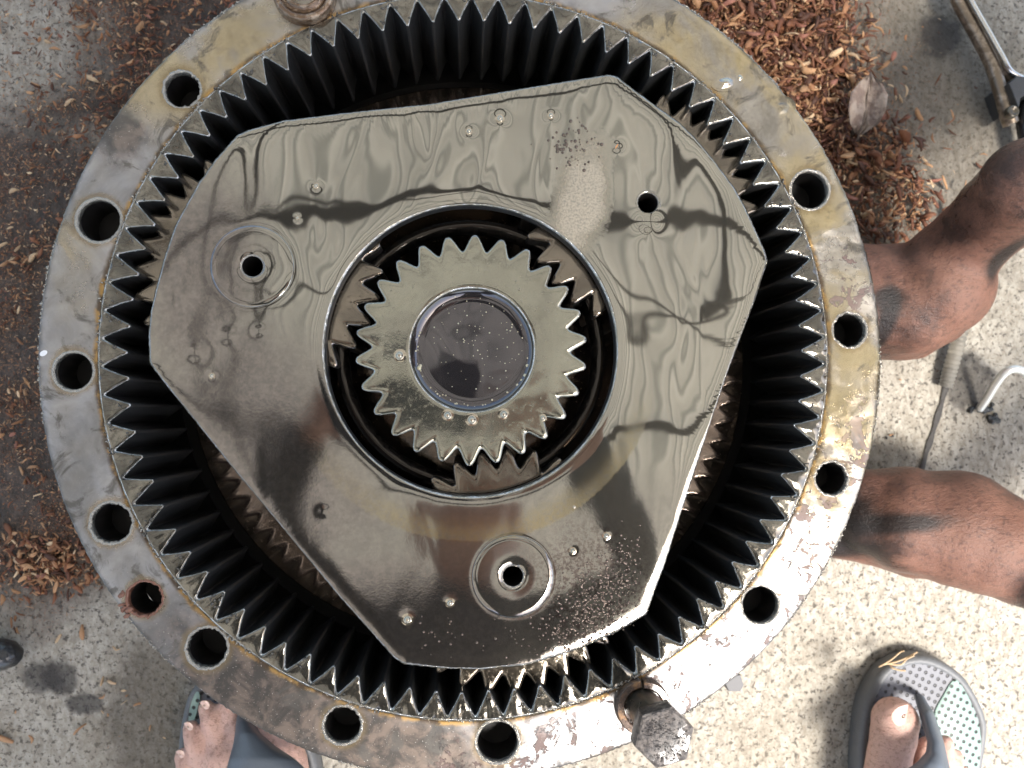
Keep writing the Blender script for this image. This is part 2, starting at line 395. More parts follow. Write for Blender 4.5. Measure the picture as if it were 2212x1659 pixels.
for k in range(len(L) - 1): mi += [{0: 2, 1: 1, 6: 1}.get(k, 0 if k < 7 else 3)] * n
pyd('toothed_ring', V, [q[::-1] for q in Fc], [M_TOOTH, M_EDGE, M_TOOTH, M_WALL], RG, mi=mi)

def annulus_grid(name, r_in, r_out, nr, na, z, cuts, mats, parent, centre=C0, hfun=None, bevel=.0009, depth=.03, joff=.0004, ends=None):
    """polar sheet with bevelled edges, side walls and openings"""
    t = np.linspace(0, 1, nr); a = np.arange(na) * 2 * math.pi / na
    ri = r_in(a) if callable(r_in) else np.full(na, r_in); ro = r_out(a) if callable(r_out) else np.full(na, r_out)
    e0 = rng.normal(0, 1, na); e0 = (e0 + np.roll(e0, 1)) * .5
    ro = ro + joff * e0 * .6; rows = []; zone = []
    tt = np.concatenate([[0], t * (1 - 2 * .012) + .012, [1]])
    for k, q in enumerate(tt):
        r = ri * (1 - q) + ro * q
        zz = np.full(na, z)
        if k in (0, len(tt) - 1): zz = zz - bevel + rng.normal(0, joff * .6, na)
        rows.append(np.stack([centre[0] + r * np.cos(a), centre[1] + r * np.sin(a), zz], 1))
    if hfun is not None:
        for k in range(len(rows)): rows[k][:, 2] += hfun(rows[k], ri, ro, a, centre)
    top_n = len(rows)
    lo = rows[-1].copy(); lo[:, 2] = z - depth; rows.append(lo)
    hi = rows[0].copy(); hi[:, 2] = z - depth; rows.insert(0, hi)
    V, Fc = loops(rows)
    V = np.asarray(V); F2 = []; mi = []
    cc = [(np.array((P(u, v, z).x, P(u, v, z).y)), r) for (u, v, r) in cuts]
    for idx, q in enumerate(Fc):
        k = idx // na
        if 0 < k < len(rows) - 2 and cc:
            m_ = V[list(q), :2].mean(0)
            if any(((m_ - c) ** 2).sum() < r * r for c, r in cc): continue
        F2.append(q[::-1] if True else q); mi.append(2 if k in (0, len(rows) - 2) else (1 if k in (1, len(rows) - 3) else 0))
    F2 = [q[::-1] for q in F2]
    o = pyd(name, V, F2, mats, parent, mi=mi)
    bm = bmesh.new(); bm.from_mesh(o.data); bmesh.ops.delete(bm, geom=[v for v in bm.verts if not v.link_faces], context='VERTS'); bm.to_mesh(o.data); bm.free()
    o.data.set_sharp_from_angle(angle=rad(60))
    return o
BUBXY = [(1080, 256, 9), (1013, 284, 7), (1190, 250, 7), (683, 402, 6), (458, 812, 6), (643, 471, 4), (1310, 1158, 7), (1237, 1190, 6), (972, 1302, 7), (880, 1338, 9), (1332, 316, 8), (1400, 480, 16), (545, 520, 5), (420, 760, 14), (490, 725, 13), (560, 715, 9), (700, 1105, 9)]
def flange_h(row, ri, ro, a, c):
    r = np.hypot(row[:, 0] - c[0], row[:, 1] - c[1])
    return -.0007 * np.exp(-(ro - r) / .0022) - .0005 * np.exp(-(r - ri) / .002)
annulus_grid('flange', .2352, ROUT, 44, 1600, ZF, [(u, v, px(r, ZF) * 1.07) for u, v, r in HOLES], [M_FLANGE, M_EDGE, M_FLANGE], RG, hfun=flange_h, depth=.028)
# body of the ring under the flange, down to the floor
pyd('ring_body', *lathe(C0, [(.2352, ZF - .0275), (.266, ZF - .0275), (.264, .006), (.258, 0), (.2325, 0), (.2325, ZT - .0925), (.2352, ZT - .0925), (.2352, ZF - .0275)], 160), M_BLACK, RG, smooth=True, angle=40)
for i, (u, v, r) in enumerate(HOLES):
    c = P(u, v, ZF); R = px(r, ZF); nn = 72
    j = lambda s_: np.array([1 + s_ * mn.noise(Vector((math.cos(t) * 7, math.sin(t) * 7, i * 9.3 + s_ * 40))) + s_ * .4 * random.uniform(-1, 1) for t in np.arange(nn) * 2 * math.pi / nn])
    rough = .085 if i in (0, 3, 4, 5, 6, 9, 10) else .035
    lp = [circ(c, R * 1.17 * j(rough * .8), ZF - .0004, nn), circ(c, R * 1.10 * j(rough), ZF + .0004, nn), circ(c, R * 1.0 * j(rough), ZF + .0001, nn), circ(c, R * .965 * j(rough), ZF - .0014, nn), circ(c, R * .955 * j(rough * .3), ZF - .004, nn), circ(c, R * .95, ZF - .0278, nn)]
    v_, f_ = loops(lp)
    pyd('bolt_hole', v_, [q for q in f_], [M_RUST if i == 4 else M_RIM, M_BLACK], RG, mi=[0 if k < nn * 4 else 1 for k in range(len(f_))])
# broken edge beside the rusty hole
c = P(285, 1305, ZF)
bm = bmesh.new()
for k in range(26):
    q = P(262 + 62 * random.random(), 1275 + 60 * random.random(), ZF)
    if (q - P(312, 1293, ZF)).length < px(36, ZF): continue
    bmesh.ops.create_icosphere(bm, subdivisions=1, radius=random.uniform(.0009, .0022), matrix=Matrix.Translation(q) @ Euler((random.random() * 3, 0, random.random() * 3)).to_matrix().to_4x4() @ Matrix.Diagonal((1.6, 1, .45, 1)))
me = bpy.data.meshes.new('chipped_metal'); bm.to_mesh(me); bm.free(); link('chipped_metal', me, M_RUST, RG)
# black disc added under the gears to keep the inside dark
pyd('dark_base_disc', *lathe(C0, [(.2324, .03), (.10, .03), (.0005, .03)], 96, cap1=True), M_BLACK, RG)

# ------------------------------------------------------------------ planet carrier
OUT = [(1317,158),(1150,185),(930,222),(740,242),(610,258),(535,278),(510,290),(463,343),(427,393),(377,483),(353,553),(337,613),(323,670),(318,720),(320,783),
       (347,820),(400,886),(500,1010),(580,1106),(660,1203),(737,1296),(794,1359),(850,1423),(872,1437),(970,1447),(1037,1448),(1137,1439),(1254,1403),(1330,1369),
       (1399,1328),(1414,1283),(1437,1223),(1474,1106),(1518,970),(1575,800),(1631,653),(1661,563),(1655,540),(1611,443),(1588,403),(1545,345),(1501,293),(1470,263),(1387,203),(1335,163)]
OW = [Vector(P(u, v, ZP).xy) for u, v in OUT]
def out_r(a):
    res = np.zeros(len(a))
    for i, t in enumerate(a):
        d = Vector((math.cos(t), math.sin(t))); best = .1
        for k in range(len(OW)):
            p, q = OW[k] - S0, OW[(k + 1) % len(OW)] - S0; e = q - p
            den = d.x * e.y - d.y * e.x
            if abs(den) < 1e-12: continue
            s_ = (p.x * e.y - p.y * e.x) / den; t_ = (p.x * d.y - p.y * d.x) / den
            if s_ > 0 and -1e-6 <= t_ <= 1 + 1e-6: best = max(best, s_)
        res[i] = best
    return (res * 2 + np.roll(res, 1) + np.roll(res, -1)) / 4
CA = empty('planet_carrier', (S0.x, S0.y, ZP - .011), 'big flat six-sided carrier plate flooded with oil, lying inside the toothed ring', 'gear carrier')
RH = px(316, ZP)
PINS = [(545, 575), (1108, 1245), (1400, 438)]
def plate_h(row, ri, ro, a, c):
    r = np.hypot(row[:, 0] - c[0], row[:, 1] - c[1])
    h = -.0008 * np.exp(-(ro - r) * .85 / .0045) - .0009 * np.exp(-(r - ri) / .0035)
    for k, (u, v) in enumerate(PINS):
        p = P(u, v, ZP); d = np.hypot(row[:, 0] - p.x, row[:, 1] - p.y)
        h = h - .00025 * np.exp(-np.abs(d - px(88 if k < 2 else 84, ZP)) / .0022) * (.8 if k < 2 else 0)
    for (u, v, q_) in BUBXY:
        p = P(u, v, ZP); d = np.hypot(row[:, 0] - p.x, row[:, 1] - p.y); k_ = px(q_, ZP)
        h = h + .16 * k_ * np.exp(-(d / (k_ * 1.5)) ** 2)
    return h
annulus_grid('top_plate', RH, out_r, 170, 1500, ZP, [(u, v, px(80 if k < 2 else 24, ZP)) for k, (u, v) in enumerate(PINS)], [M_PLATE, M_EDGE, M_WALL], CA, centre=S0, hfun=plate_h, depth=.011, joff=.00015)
for k, (u, v) in enumerate(PINS):
    c = P(u, v, ZP); r1 = px(88, ZP); rh = px(22, ZP)
    if k < 2:
        pr = [(r1, ZP - .006), (r1, ZP + .0001), (r1 - .0005, ZP + .0006), (r1 - .004, ZP + .0007), (r1 * .6, ZP + .0006), (rh + .004, ZP + .0006), (rh + .0010, ZP + .0003), (rh, ZP - .0005), (rh, ZP - .03)]
    else:
        pr = [(rh + .0026, ZP - .0006), (rh + .0018, ZP + .0001), (rh + .0007, ZP), (rh, ZP - .0007), (rh, ZP - .03)]
    v_, f_ = lathe(c, pr, 96)
    pyd('pin', v_, f_, [M_PLATE, M_RIM, M_BLACK], CA, mi=[(0 if q < 96 * (len(pr) - 3) else (1 if q < 96 * (len(pr) - 2) else 2)) for q in range(len(f_))], angle=50)
# lower half of the carrier and its posts
def gear_outline(c, N, rt, rr, ph, z, n_per=18, tip=.10, root=.44, pw=1.0, wob=.0):
    n = N * n_per; a = np.arange(n) / n_per; k = np.floor(a + .5); p = np.abs(a - k)
    t = np.clip((p - tip) / (root - tip), 0, 1); t = t * t * (3 - 2 * t) * .45 + t * .55
    r = rt + (rr - rt) * t ** pw + rng.normal(0, wob, N)[k.astype(int) % N] * (1 - t)
    g = ph + a * 2 * math.pi / N
    return lambda off=0.0, zz=z, rr_=None: np.stack([c[0] + (r + off if rr_ is None else rr_) * np.cos(g), c[1] + (r + off if rr_ is None else rr_) * np.sin(g), np.full(n, zz)], 1)
def gear(name, c, N, rt, rr, ph, z, zb, rbore, mats, parent, wob=.0001, drop=.0, solid=True, **k):
    g_ = gear_outline(c, N, rt, rr, ph, z, wob=wob, **k); n = len(g_())
    rin = rr - .006
    L = [g_(zz=zb), g_(zz=z - .004), g_(0, z - .0012), g_(-.0006, z - .00075), g_(-.0014, z - .00045), g_(-.0026, z - .0002), g_(-.0042, z)]
    base = g_(-.0042, z)
    mid = g_(zz=z + .0001, rr_=rin - .003)
    for f in (.35, .7): L.append(base * (1 - f) + mid * f)
    L.append(mid)
    for f in (.3, .6, .9):
        L.append(g_(zz=z - .0002 * f, rr_=(rin - .003) * (1 - f) + (rbore + .002) * f))
    L += [g_(zz=z - .0003, rr_=rbore + .0012), g_(zz=z - .0009, rr_=rbore + .0003), g_(zz=z - .0025, rr_=rbore), g_(zz=zb, rr_=rbore)]
    V, Fc = loops(L); mi = []
    for q in range(len(L) - 1): mi += [2 if q == 0 or q == len(L) - 2 else (1 if q in (2, len(L) - 4) else 0)] * n
    return pyd(name, V, [q for q in Fc], mats, parent, mi=mi)
ZL = .07
disc = [(.2115 + .0, ZL - .012), (.2115, ZL - .001), (.2105, ZL), (.195, ZL), (.05, ZL)]
pyd('lower_plate', *lathe(C0, disc, 160), M_LOWER, CA, angle=40)
for k in range(3):
    a = rad(70 + 120 * k); c = S0 + Vector((math.cos(a), math.sin(a))) * .125
    pyd('spacer_post', *lathe(c, [(.014, ZL), (.014, ZP - .0112)], 32), M_LOWER, CA)
LG = empty('lower_gear', (C0.x, C0.y, ZL), 'dull brown fine-toothed gear lying deep below the carrier plate', 'gear')
gear('gear_body', C0, 84, .2035, .1945, 0, ZL + .012, ZL + .0005, .13, [M_LGEAR, M_LGEAR, M_WALL], LG, pw=1)

# gears that mesh: phase each planet on the sun
SUNR = 248; SP = rad(-77.7) - 0
ph_s = SP
# lobe of a tooth at picture (1074, 1000)
q = P(1074, 1000, ZP); ph_s = math.atan2(q.y - S0.y, q.x - S0.x)
SG = empty('sun_gear', (S0.x, S0.y, ZP - .08), 'central sun gear with a plugged oil-filled bore, seen through the round opening of the carrier', 'gear')
RB = px(133, ZP)
gear('gear_body', S0, 26, px(251, ZP), px(216, ZP), ph_s, ZP - .0008, ZP - .085, RB, [M_SUN, M_EDGE, M_WALL], SG, tip=.06, root=.47, pw=1.05)
m = M('thick_dark_oil_pool'); bb = m.bump(m.noise(22, 1, .4, dist=.8), .0007)
sp = m.step(m.vor(420), .0, .16); spm = m.step(m.noise(90, 3, .6), .52, .62)
m.set(Base_Color=m.mix(m.math('MULTIPLY', m.math('SUBTRACT', 1.0, sp), spm), (.085, .078, .08), (.40, .37, .27)), Metallic=.75, Roughness=.05, Normal=bb, Coat_Weight=.6, Coat_Roughness=.02); M_POOL = m.m
cp = (S0.x + .0015, S0.y + .001)
pyd('bore_plug', *lathe(S0, [(RB - .0001, ZP - .0035), (RB - .0012, ZP - .0048), (RB - .0035, ZP - .0062), (RB - .0055, ZP - .0068), (RB - .009, ZP - .0070), (.012, ZP - .0068), (.0003, ZP - .0068)], 96, cap1=True), M_POOL, SG)
PLL = ['oily brown planet gear on the left, half hidden under the carrier plate', 'oily brown planet gear at the bottom, its teeth showing below the carrier plate', 'oily brown planet gear at the upper right, teeth showing beyond the carrier plate corner']
ZG = .1485
for k, (u, v) in enumerate(PINS):
    p = P(u, v, ZP).xy; phi = math.atan2(p.y - S0.y, p.x - S0.x)
    s_ = ((phi - ph_s) * 26 / 2 / math.pi) % 1
    ph = phi + math.pi + (s_ + .5) * 2 * math.pi / 28
    G = empty('planet_gear', (p.x, p.y, .08), PLL[k], 'gear', 'planet gears round the sun gear')
    gear('gear_body', p, 28, .0805, .0680, ph, ZG, ZG - .062, .03, [M_PLANET, M_EDGE if k == 0 else M_PLANET, M_WALL], G, tip=.06, root=.47)
# bearing race seen deep in the opening
pyd('bearing_race', *lathe(S0, [(.092, .118), (.092, .132), (.090, .133), (.086, .133), (.084, .130), (.084, .118)], 96), simple('dark_glossy_race', (.05, .045, .04), .12, .8), CA)

# ------------------------------------------------------------------ bolt, sleeve
hb = P(1388, 1523, ZF); ht = P(1436, 1594, ZF + .056)
B = empty('hex_bolt', hb, 'dark scaly hex bolt standing half screwed into the flange at the lower right', 'bolt')
def rough_metal(name, c1, c2, bsc=500, bd=.001, r=.25, met=.8, lo=.45, hi=.6, psc=140):
    m = M(name); g = m.noise(bsc, 5, .65, v=m.obj); g2 = m.noise(psc, 4, .6, v=m.obj)
    m.set(Base_Color=m.mix(m.step(g2, lo, hi), c1, c2), Metallic=met, Roughness=m.mixf(g2, r, r + .15), Normal=m.bump(g, bd), Coat_Weight=.4, Coat_Roughness=.08); return m.m
M_BOLT = rough_metal('scaly_bolt_head', (.06, .053, .05), (.16, .14, .125), 430, .0014, .28, .55, .42, .62, 300)
M_SHANK = rough_metal('oily_bolt_shank', (.12, .11, .085), (.17, .15, .12), 200, .0002, .22)
axis = (ht - hb).normalized(); X = axis.cross(Vector((0, 1, 0))).normalized(); Y = axis.cross(X).normalized()
def ax_loop(h, r, n, rot=0, hexa=False):
    out = []
    for k in range(n):
        a = rot + 2 * math.pi * k / n; rr = r
        if hexa:
            b = (a - rot) % (math.pi / 3) - math.pi / 6; rr = r * math.cos(math.pi / 6) / math.cos(b)
        out.append(tuple(hb + axis * h + (X * math.cos(a) + Y * math.sin(a)) * rr))
    return out
HH = (ht - hb).length
pyd('shank', *loops([ax_loop(-.02, .0112, 40), ax_loop(HH - .013, .0112, 40)]), M_SHANK, B)
# a few thread turns low on the shank
hr = .0180; n6 = 72; rot = rad(15)
Ls = [ax_loop(HH - .0135, .010, n6, rot), ax_loop(HH - .0135, hr * .98, n6, rot, True), ax_loop(HH - .0130, hr, n6, rot, True), ax_loop(HH - .0016, hr, n6, rot, True), ax_loop(HH - .0008, hr * .98, n6, rot, True), ax_loop(HH - .0002, hr * .90, n6, rot, True), ax_loop(HH, hr * .82, n6, rot), ax_loop(HH, hr * .4, n6, rot)]
v_, f_ = loops(Ls, cap1=True); pyd('head', v_, f_, M_BOLT, B, angle=35)
bm = bmesh.new()
for k in range(230):
    a_ = random.uniform(0, 6.283); r_ = .0135 * math.sqrt(random.random()); q_ = ht + (X * math.cos(a_) + Y * math.sin(a_)) * r_
    bmesh.ops.create_icosphere(bm, subdivisions=1, radius=random.uniform(.0003, .0007), matrix=Matrix.Translation(q_) @ Euler((random.random() * 3, random.random() * 3, 0)).to_matrix().to_4x4() @ Matrix.Diagonal((1.4, 1, .5, 1)))
me = bpy.data.meshes.new('scale_crust'); bm.to_mesh(me); bm.free(); tag(link('scale_crust', me, M_BOLT, B), kind='stuff')
wc = P(1387, 1523, ZF); W = []
na = 60
for k in range(na + 1):
    a = rad(96) + 2 * math.pi * .985 * k / na; rise = .0022 * k / na
    c_ = [(.0122, 0), (.0122, .0040), (.0132, .0048), (.0168, .0046), (.0176, .0036), (.0178, 0)]
    W.append([(wc.x + r * math.cos(a), wc.y + r * math.sin(a), ZF + .0002 + z + rise * (z > 0)) for r, z in c_])
v_, f_ = loops(W); f_ += [tuple(range(6))[::-1], tuple(range(na * 6, na * 6 + 6))]
LW = empty('spring_washer', wc, 'rusty split spring washer round the shank of the hex bolt', 'washer')
pyd('split_ring', v_, f_, rough_metal('rusty_oily_washer', (.10, .07, .055), (.30, .17, .08), 420, .001, .2, .6, .5, .7), LW, angle=40)
sc_ = P(660, -9, ZF); SV = empty('sleeve', sc_, 'thick brown oily sleeve ring sitting on the flange, cut by the top picture edge', 'sleeve')
pr = [(px(68, ZF), ZF + .0002), (px(67, ZF), ZF + .007), (px(62, ZF), ZF + .0088), (px(54, ZF), ZF + .0085), (px(50, ZF), ZF + .006), (px(44, ZF), ZF + .0055), (px(41, ZF), ZF + .010), (px(38, ZF), ZF + .0105), (px(34, ZF), ZF + .009), (px(33, ZF), ZF - .004), (px(10, ZF), ZF - .006)]
pyd('sleeve_wall', *lathe(sc_, pr, 72, cap1=True), rough_metal('brown_oily_sleeve', (.16, .10, .06), (.33, .25, .18), 260, .0009, .10, .7), SV)

# ------------------------------------------------------------------ bubbles and drops in the oil
M_BUB = simple('glossy_oil_bubble', (.45, .40, .31), .03, .85, Coat_Weight=1.0, Coat_Roughness=.0)
def dome(r, h, n=20, rings=7, skirt=True):
    L = []
    if skirt: L.append([(r * 1.9 * math.cos(2 * math.pi * k / n), r * 1.9 * math.sin(2 * math.pi * k / n), -.00005) for k in range(n)]); L.append([(r * 1.3 * math.cos(2 * math.pi * k / n), r * 1.3 * math.sin(2 * math.pi * k / n), .0001) for k in range(n)])
    for j in range(rings):
        t = j / rings * math.pi / 2
        L.append([(r * math.cos(t) * math.cos(2 * math.pi * k / n), r * math.cos(t) * math.sin(2 * math.pi * k / n), h * math.sin(t) + .0001) for k in range(n)])
    return loops(L, cap1=True)
dv, df = dome(1.0, 1.0, skirt=False)
def bubble(u, v, r, z, name, label, cat, group=None, sx=1, sy=1, rot=0, hh=1.0, mat=M_BUB):
    k = px(r, z); p = P(u, v, z)
    if hh < .4: vv, ff = loops([circ((0, 0), k * t, k * hh * math.exp(-(t * 1.7) ** 2) - k * hh * .02, 32) for t in np.linspace(1.25, .04, 16)], cap1=True)
    else: vv, ff = dome(k, k * hh)
    a = rad(rot); vv = vv * np.array([sx, sy, 1]); R_ = np.array([[math.cos(a), -math.sin(a), 0], [math.sin(a), math.cos(a), 0], [0, 0, 1]]); vv = vv @ R_.T
    me = bpy.data.meshes.new(name); me.from_pydata([tuple(map(float, q)) for q in vv], [], ff); me.update()
    o = link(name, me, mat); o.location = p; return tag(o, label, cat, group)
ZB = ZP + .0001
BUB = [(1080, 256, 9, 'largest air bubble of the row along the top edge of the carrier plate'),
 (1013, 284, 7, 'air bubble left of the largest one near the top edge of the carrier plate'),
 (1190, 250, 7, 'air bubble right of the largest one near the top edge of the carrier plate'),
 (683, 402, 6, 'lone air bubble above the left pin of the carrier plate'),
 (458, 812, 6, 'lone air bubble near the left corner of the carrier plate'),
 (643, 471, 4, 'tiny air bubble at the upper right of the left pin'),
 (1310, 1158, 8, 'dark air bubble at the right of the bottom pin, farthest up'),
 (1237, 1190, 7, 'dark air bubble close to the upper right of the bottom pin'),
 (972, 1302, 9, 'air bubble at the lower left of the bottom pin'),
 (1240, 1095, 3, 'tiny bubble above the bottom pin at the right'),
 (880, 1338, 11, 'big air bubble with an orange glint near the lower edge of the carrier plate')]
for u, v, r, l in BUB: bubble(u, v, r * .62, ZB + px(r * .13, ZP), 'air_bubble', l, 'bubble', 'air bubbles in the oil on the carrier plate')
for u, v, r, l in [(863, 768, 8, 'double air bubble on the left of the sun gear face'), (967, 897, 7, 'leftmost of the three bubbles below the bore of the sun gear'), (1019, 907, 8, 'middle and largest of the three bubbles below the sun gear bore'), (1088, 895, 7, 'rightmost of the three bubbles below the sun gear bore'), (1172, 903, 5, 'small bubble on the lower right of the sun gear face')]:
    bubble(u, v, r, ZP - .0009, 'air_bubble', l, 'bubble', 'air bubbles on the sun gear')
bubble(1332, 316, 3.2, ZB, 'wood_sliver', 'small orange wood sliver caught in the oil near the upper right pin', 'wood sliver', None, 2.0, .6, 60, .8, simple('wet_orange_wood', (.55, .24, .08), .15, 0, Coat_Weight=1.0))
M_DROP = simple('yellow_clear_oil_drop', (.40, .33, .21), .05, .85, Coat_Weight=.5, Coat_Roughness=.0)
bubble(1567, 180, 20, ZF + .0002, 'oil_drop', 'oval oil drop on the yellow flange above the upper right teeth', 'oil drop', 'oil drops on the flange', 1.3, .75, 10, .3, M_FLANGE)
bubble(1682, 236, 30, ZF, 'oil_drop', 'wide swirl-like oil drop at the outer flange edge, upper right', 'oil drop', 'oil drops on the flange', 1.1, .8, 20, .16, M_FLANGE)
bubble(1598, 168, 8, ZF + .0002, 'oil_drop', 'small round oil drop right beside the oval drop on the flange', 'oil drop', 'oil drops on the flange', 1, 1, 0, .35, M_FLANGE)
bubble(94, 763, 5.5, ZF, 'white_speck', 'white paint speck on the left rim of the flange', 'speck', None, 1.2, .8, 30, .15, simple('white_paint', (.85, .85, .85), .5))
def froth(name, spots, mat, parent, z):
    V = []; Fc = []; b = 0
    v0, f0 = dome(1.0, 1.0, 8, 3, skirt=False); v0 = np.asarray(v0)
    for (u, v, r) in spots:
        p = P(u, v, z); k = px(r, z); vv = v0 * k * np.array([1, 1, .8]) + np.array([p.x, p.y, p.z])
        V.append(vv); Fc += [tuple(i + b for i in q) for q in f0]; b += len(vv)
    return tag(pyd(name, np.concatenate(V), Fc, mat, parent), kind='stuff')
sp_ = []
while len(sp_) < 700:
    t = random.gauss(0, 1); s_ = random.gauss(0, 1)
    u = 1290 + t * 62 - s_ * 22; v = 1290 - t * 62 - s_ * 34 + 15
    if math.hypot(u - 1108, v - 1245) < 92 or v > 1395 - (u - 1240) * .3 or u > 1385: continue
    sp_.append((u, v, random.choice([1.2, 1.5, 1.8, 2.2, 2.2, 3.2])))
for _ in range(70):
    a = random.gauss(1236, 26); sp_.append((a, random.gauss(312, 26), random.choice([1.5, 2, 3, 4])))
for _ in range(60):
    sp_.append((random.uniform(900, 1250), random.uniform(1330, 1425), random.choice([1.5, 2, 3])))
froth('bubble_froth', sp_, simple('dark_oil_froth', (.13, .10, .08), .12, .6), CA, ZB)
# foam and bubbles round the rim of the bore
sp_ = []
for k in range(130):
    a = random.uniform(0, 2 * math.pi); 
    r = random.uniform(118, 128) if math.sin(a) < .3 else random.uniform(118, 126)
    if random.random() < .45 and -1 < math.sin(a): sp_.append((1022 + r * math.cos(a), 752 - r * math.sin(a), random.choice([1.5, 2, 2.5])))
for (u, v, r) in [(905, 795, 6), (908, 790, 4), (1145, 800, 6), (1136, 812, 7), (1128, 822, 5), (1118, 832, 4), (1073, 640, 6), (1140, 790, 5)]: sp_.append((u, v, r))
for _ in range(90): 
    a = random.uniform(0, 6.28); r = 105 * math.sqrt(random.random()); sp_.append((1030 + r * math.cos(a), 745 + r * math.sin(a), random.choice([.8, 1, 1.3, 1.8])))
froth('bubble_froth', sp_, simple('pale_froth', (.6, .55, .38), .15, .5, Coat_Weight=1.0), SG, ZP - .0062)

# burrs and grit with wet glints along the edges of ring gear and flange
def burrs(name, pts, mat, parent):
    V = []; Fc = []; b = 0
    bm = bmesh.new(); bmesh.ops.create_icosphere(bm, subdivisions=1, radius=1); v0 = np.array([v.co[:] for v in bm.verts]); f0 = [[v.index for v in f.verts] for f in bm.faces]; bm.free()
    for (x, y, z, r) in pts:
        A = np.array(Euler((random.random() * 6, random.random() * 6, random.random() * 6)).to_matrix())
        vv = (v0 * np.array([r * random.uniform(.7, 1.8), r, r * .6])) @ A.T + np.array([x, y, z])
        V.append(vv); Fc += [tuple(i + b for i in q) for q in f0]; b += len(vv)
    return tag(pyd(name, np.concatenate(V), Fc, mat, parent), kind='stuff')
pp = []
for _ in range(2300):
    a = random.uniform(0, 2 * math.pi)
    if mn.noise(Vector((math.cos(a) * 4, math.sin(a) * 4, 5))) < -.05: continue
    r = ROUT - abs(random.gauss(0, .0007)); pp.append((C0.x + r * math.cos(a), C0.y + r * math.sin(a), ZF - .001, random.uniform(.0003, .0011)))
for _ in range(2300):
    a = random.uniform(0, 2 * math.pi)
    if mn.noise(Vector((math.cos(a) * 5, math.sin(a) * 5, 9))) < -.02: continue
    r = RSEAM - .0006 + random.gauss(0, .0008); pp.append((C0.x + r * math.cos(a), C0.y + r * math.sin(a), ZT - .0004, random.uniform(.0002, .0009)))
burrs('burr', pp, M_RIM, RG)
pp = []
for _ in range(170):
    i_ = random.randrange(len(ang)); rr_ = rp[i_] + random.uniform(.0002, .006) ; rr_ = min(rr_, RSEAM)
    for _k in range(random.randint(2, 6)):
        a_ = ang[i_] + random.gauss(0, .006); r_ = rr_ + random.gauss(0, .0010)
        k_ = abs(((a_ - rad(88.22)) * NT / 2 / math.pi + .5) % 1 - .5); lim = RTIP + (RROOT - RTIP) * max(0, (k_ - .05) / .42)
        if r_ > lim + .0004: pp.append((C0.x + r_ * math.cos(a_), C0.y + r_ * math.sin(a_), ZT - .0002, random.uniform(.0004, .0012)))
burrs('grease_clump', pp, simple('wet_grease_clump', (.09, .08, .065), .12, .6, 700, .0006, Coat_Weight=.6), RG)

# ------------------------------------------------------------------ litter on the floor
def chip_mat():
    m = M('wood_shavings'); at_ = m.n('Attribute'); at_.attribute_name = 'tint'
    m.set(Base_Color=m.mix(m.math('MULTIPLY', m.noise(700, 3, .6), .5), at_.outputs['Color'], (.16, .06, .03)), Roughness=.6, Specular_IOR_Level=.35); return m.m
M_CHIP = chip_mat()
PAL = np.array([(.045, .022, .014), (.10, .040, .022), (.19, .080, .040), (.31, .155, .075), (.46, .27, .14), (.64, .47, .29), (.27, .12, .085)])
def chip_verts(n, ln, wd, th=.25):
    """n curled shavings, each a bent box strip of 5 stations x 4 corners"""
    S = 5; t = np.linspace(-.5, .5, S)
    l = ln[:, None]; wv = wd[:, None] * (1 - .65 * np.abs(t * 2)[None, :] ** 2.2) * rng.uniform(.75, 1.2, (n, S))
    curl = rng.uniform(-1.1, 1.1, (n, 1)) ** 3; bend = rng.normal(0, .32, (n, 1))
    x = l * t[None, :]; y = bend * l * (t ** 2)[None, :] * 1.3; z = np.abs(curl) * l * (.25 - (t ** 2)[None, :]) * .6
    hw = wv / 2; tk = (wd * th)[:, None]
    V = np.zeros((n, S, 4, 3))
    for c, (sy, sz) in enumerate(((-1, 0), (1, 0), (1, 1), (-1, 1))):
        V[:, :, c, 0] = x; V[:, :, c, 1] = y + sy * hw; V[:, :, c, 2] = z + sz * tk
    V = V.reshape(n, S * 4, 3)
    yaw = rng.uniform(0, 2 * math.pi, n); rl = rng.normal(0, .5, n); pt = rng.normal(0, .28, n)
    cr, sr = np.cos(rl), np.sin(rl); y_, z_ = V[:, :, 1].copy(), V[:, :, 2].copy()
    V[:, :, 1] = y_ * cr[:, None] - z_ * sr[:, None]; V[:, :, 2] = y_ * sr[:, None] + z_ * cr[:, None]
    cp_, sp2 = np.cos(pt), np.sin(pt); x_, z_ = V[:, :, 0].copy(), V[:, :, 2].copy()
    V[:, :, 0] = x_ * cp_[:, None] - z_ * sp2[:, None]; V[:, :, 2] = x_ * sp2[:, None] + z_ * cp_[:, None]
    cy, sy_ = np.cos(yaw), np.sin(yaw); x_, y_ = V[:, :, 0].copy(), V[:, :, 1].copy()
    V[:, :, 0] = x_ * cy[:, None] - y_ * sy_[:, None]; V[:, :, 1] = x_ * sy_[:, None] + y_ * cy[:, None]
    V[:, :, 2] -= V[:, :, 2].min(1)[:, None]
    return V
CF = []
for s_ in range(4):
    for c in range(4): CF.append((s_ * 4 + c, s_ * 4 + (c + 1) % 4, s_ * 4 + 4 + (c + 1) % 4, s_ * 4 + 4 + c))
CF += [(3, 2, 1, 0), (16, 17, 18, 19)]
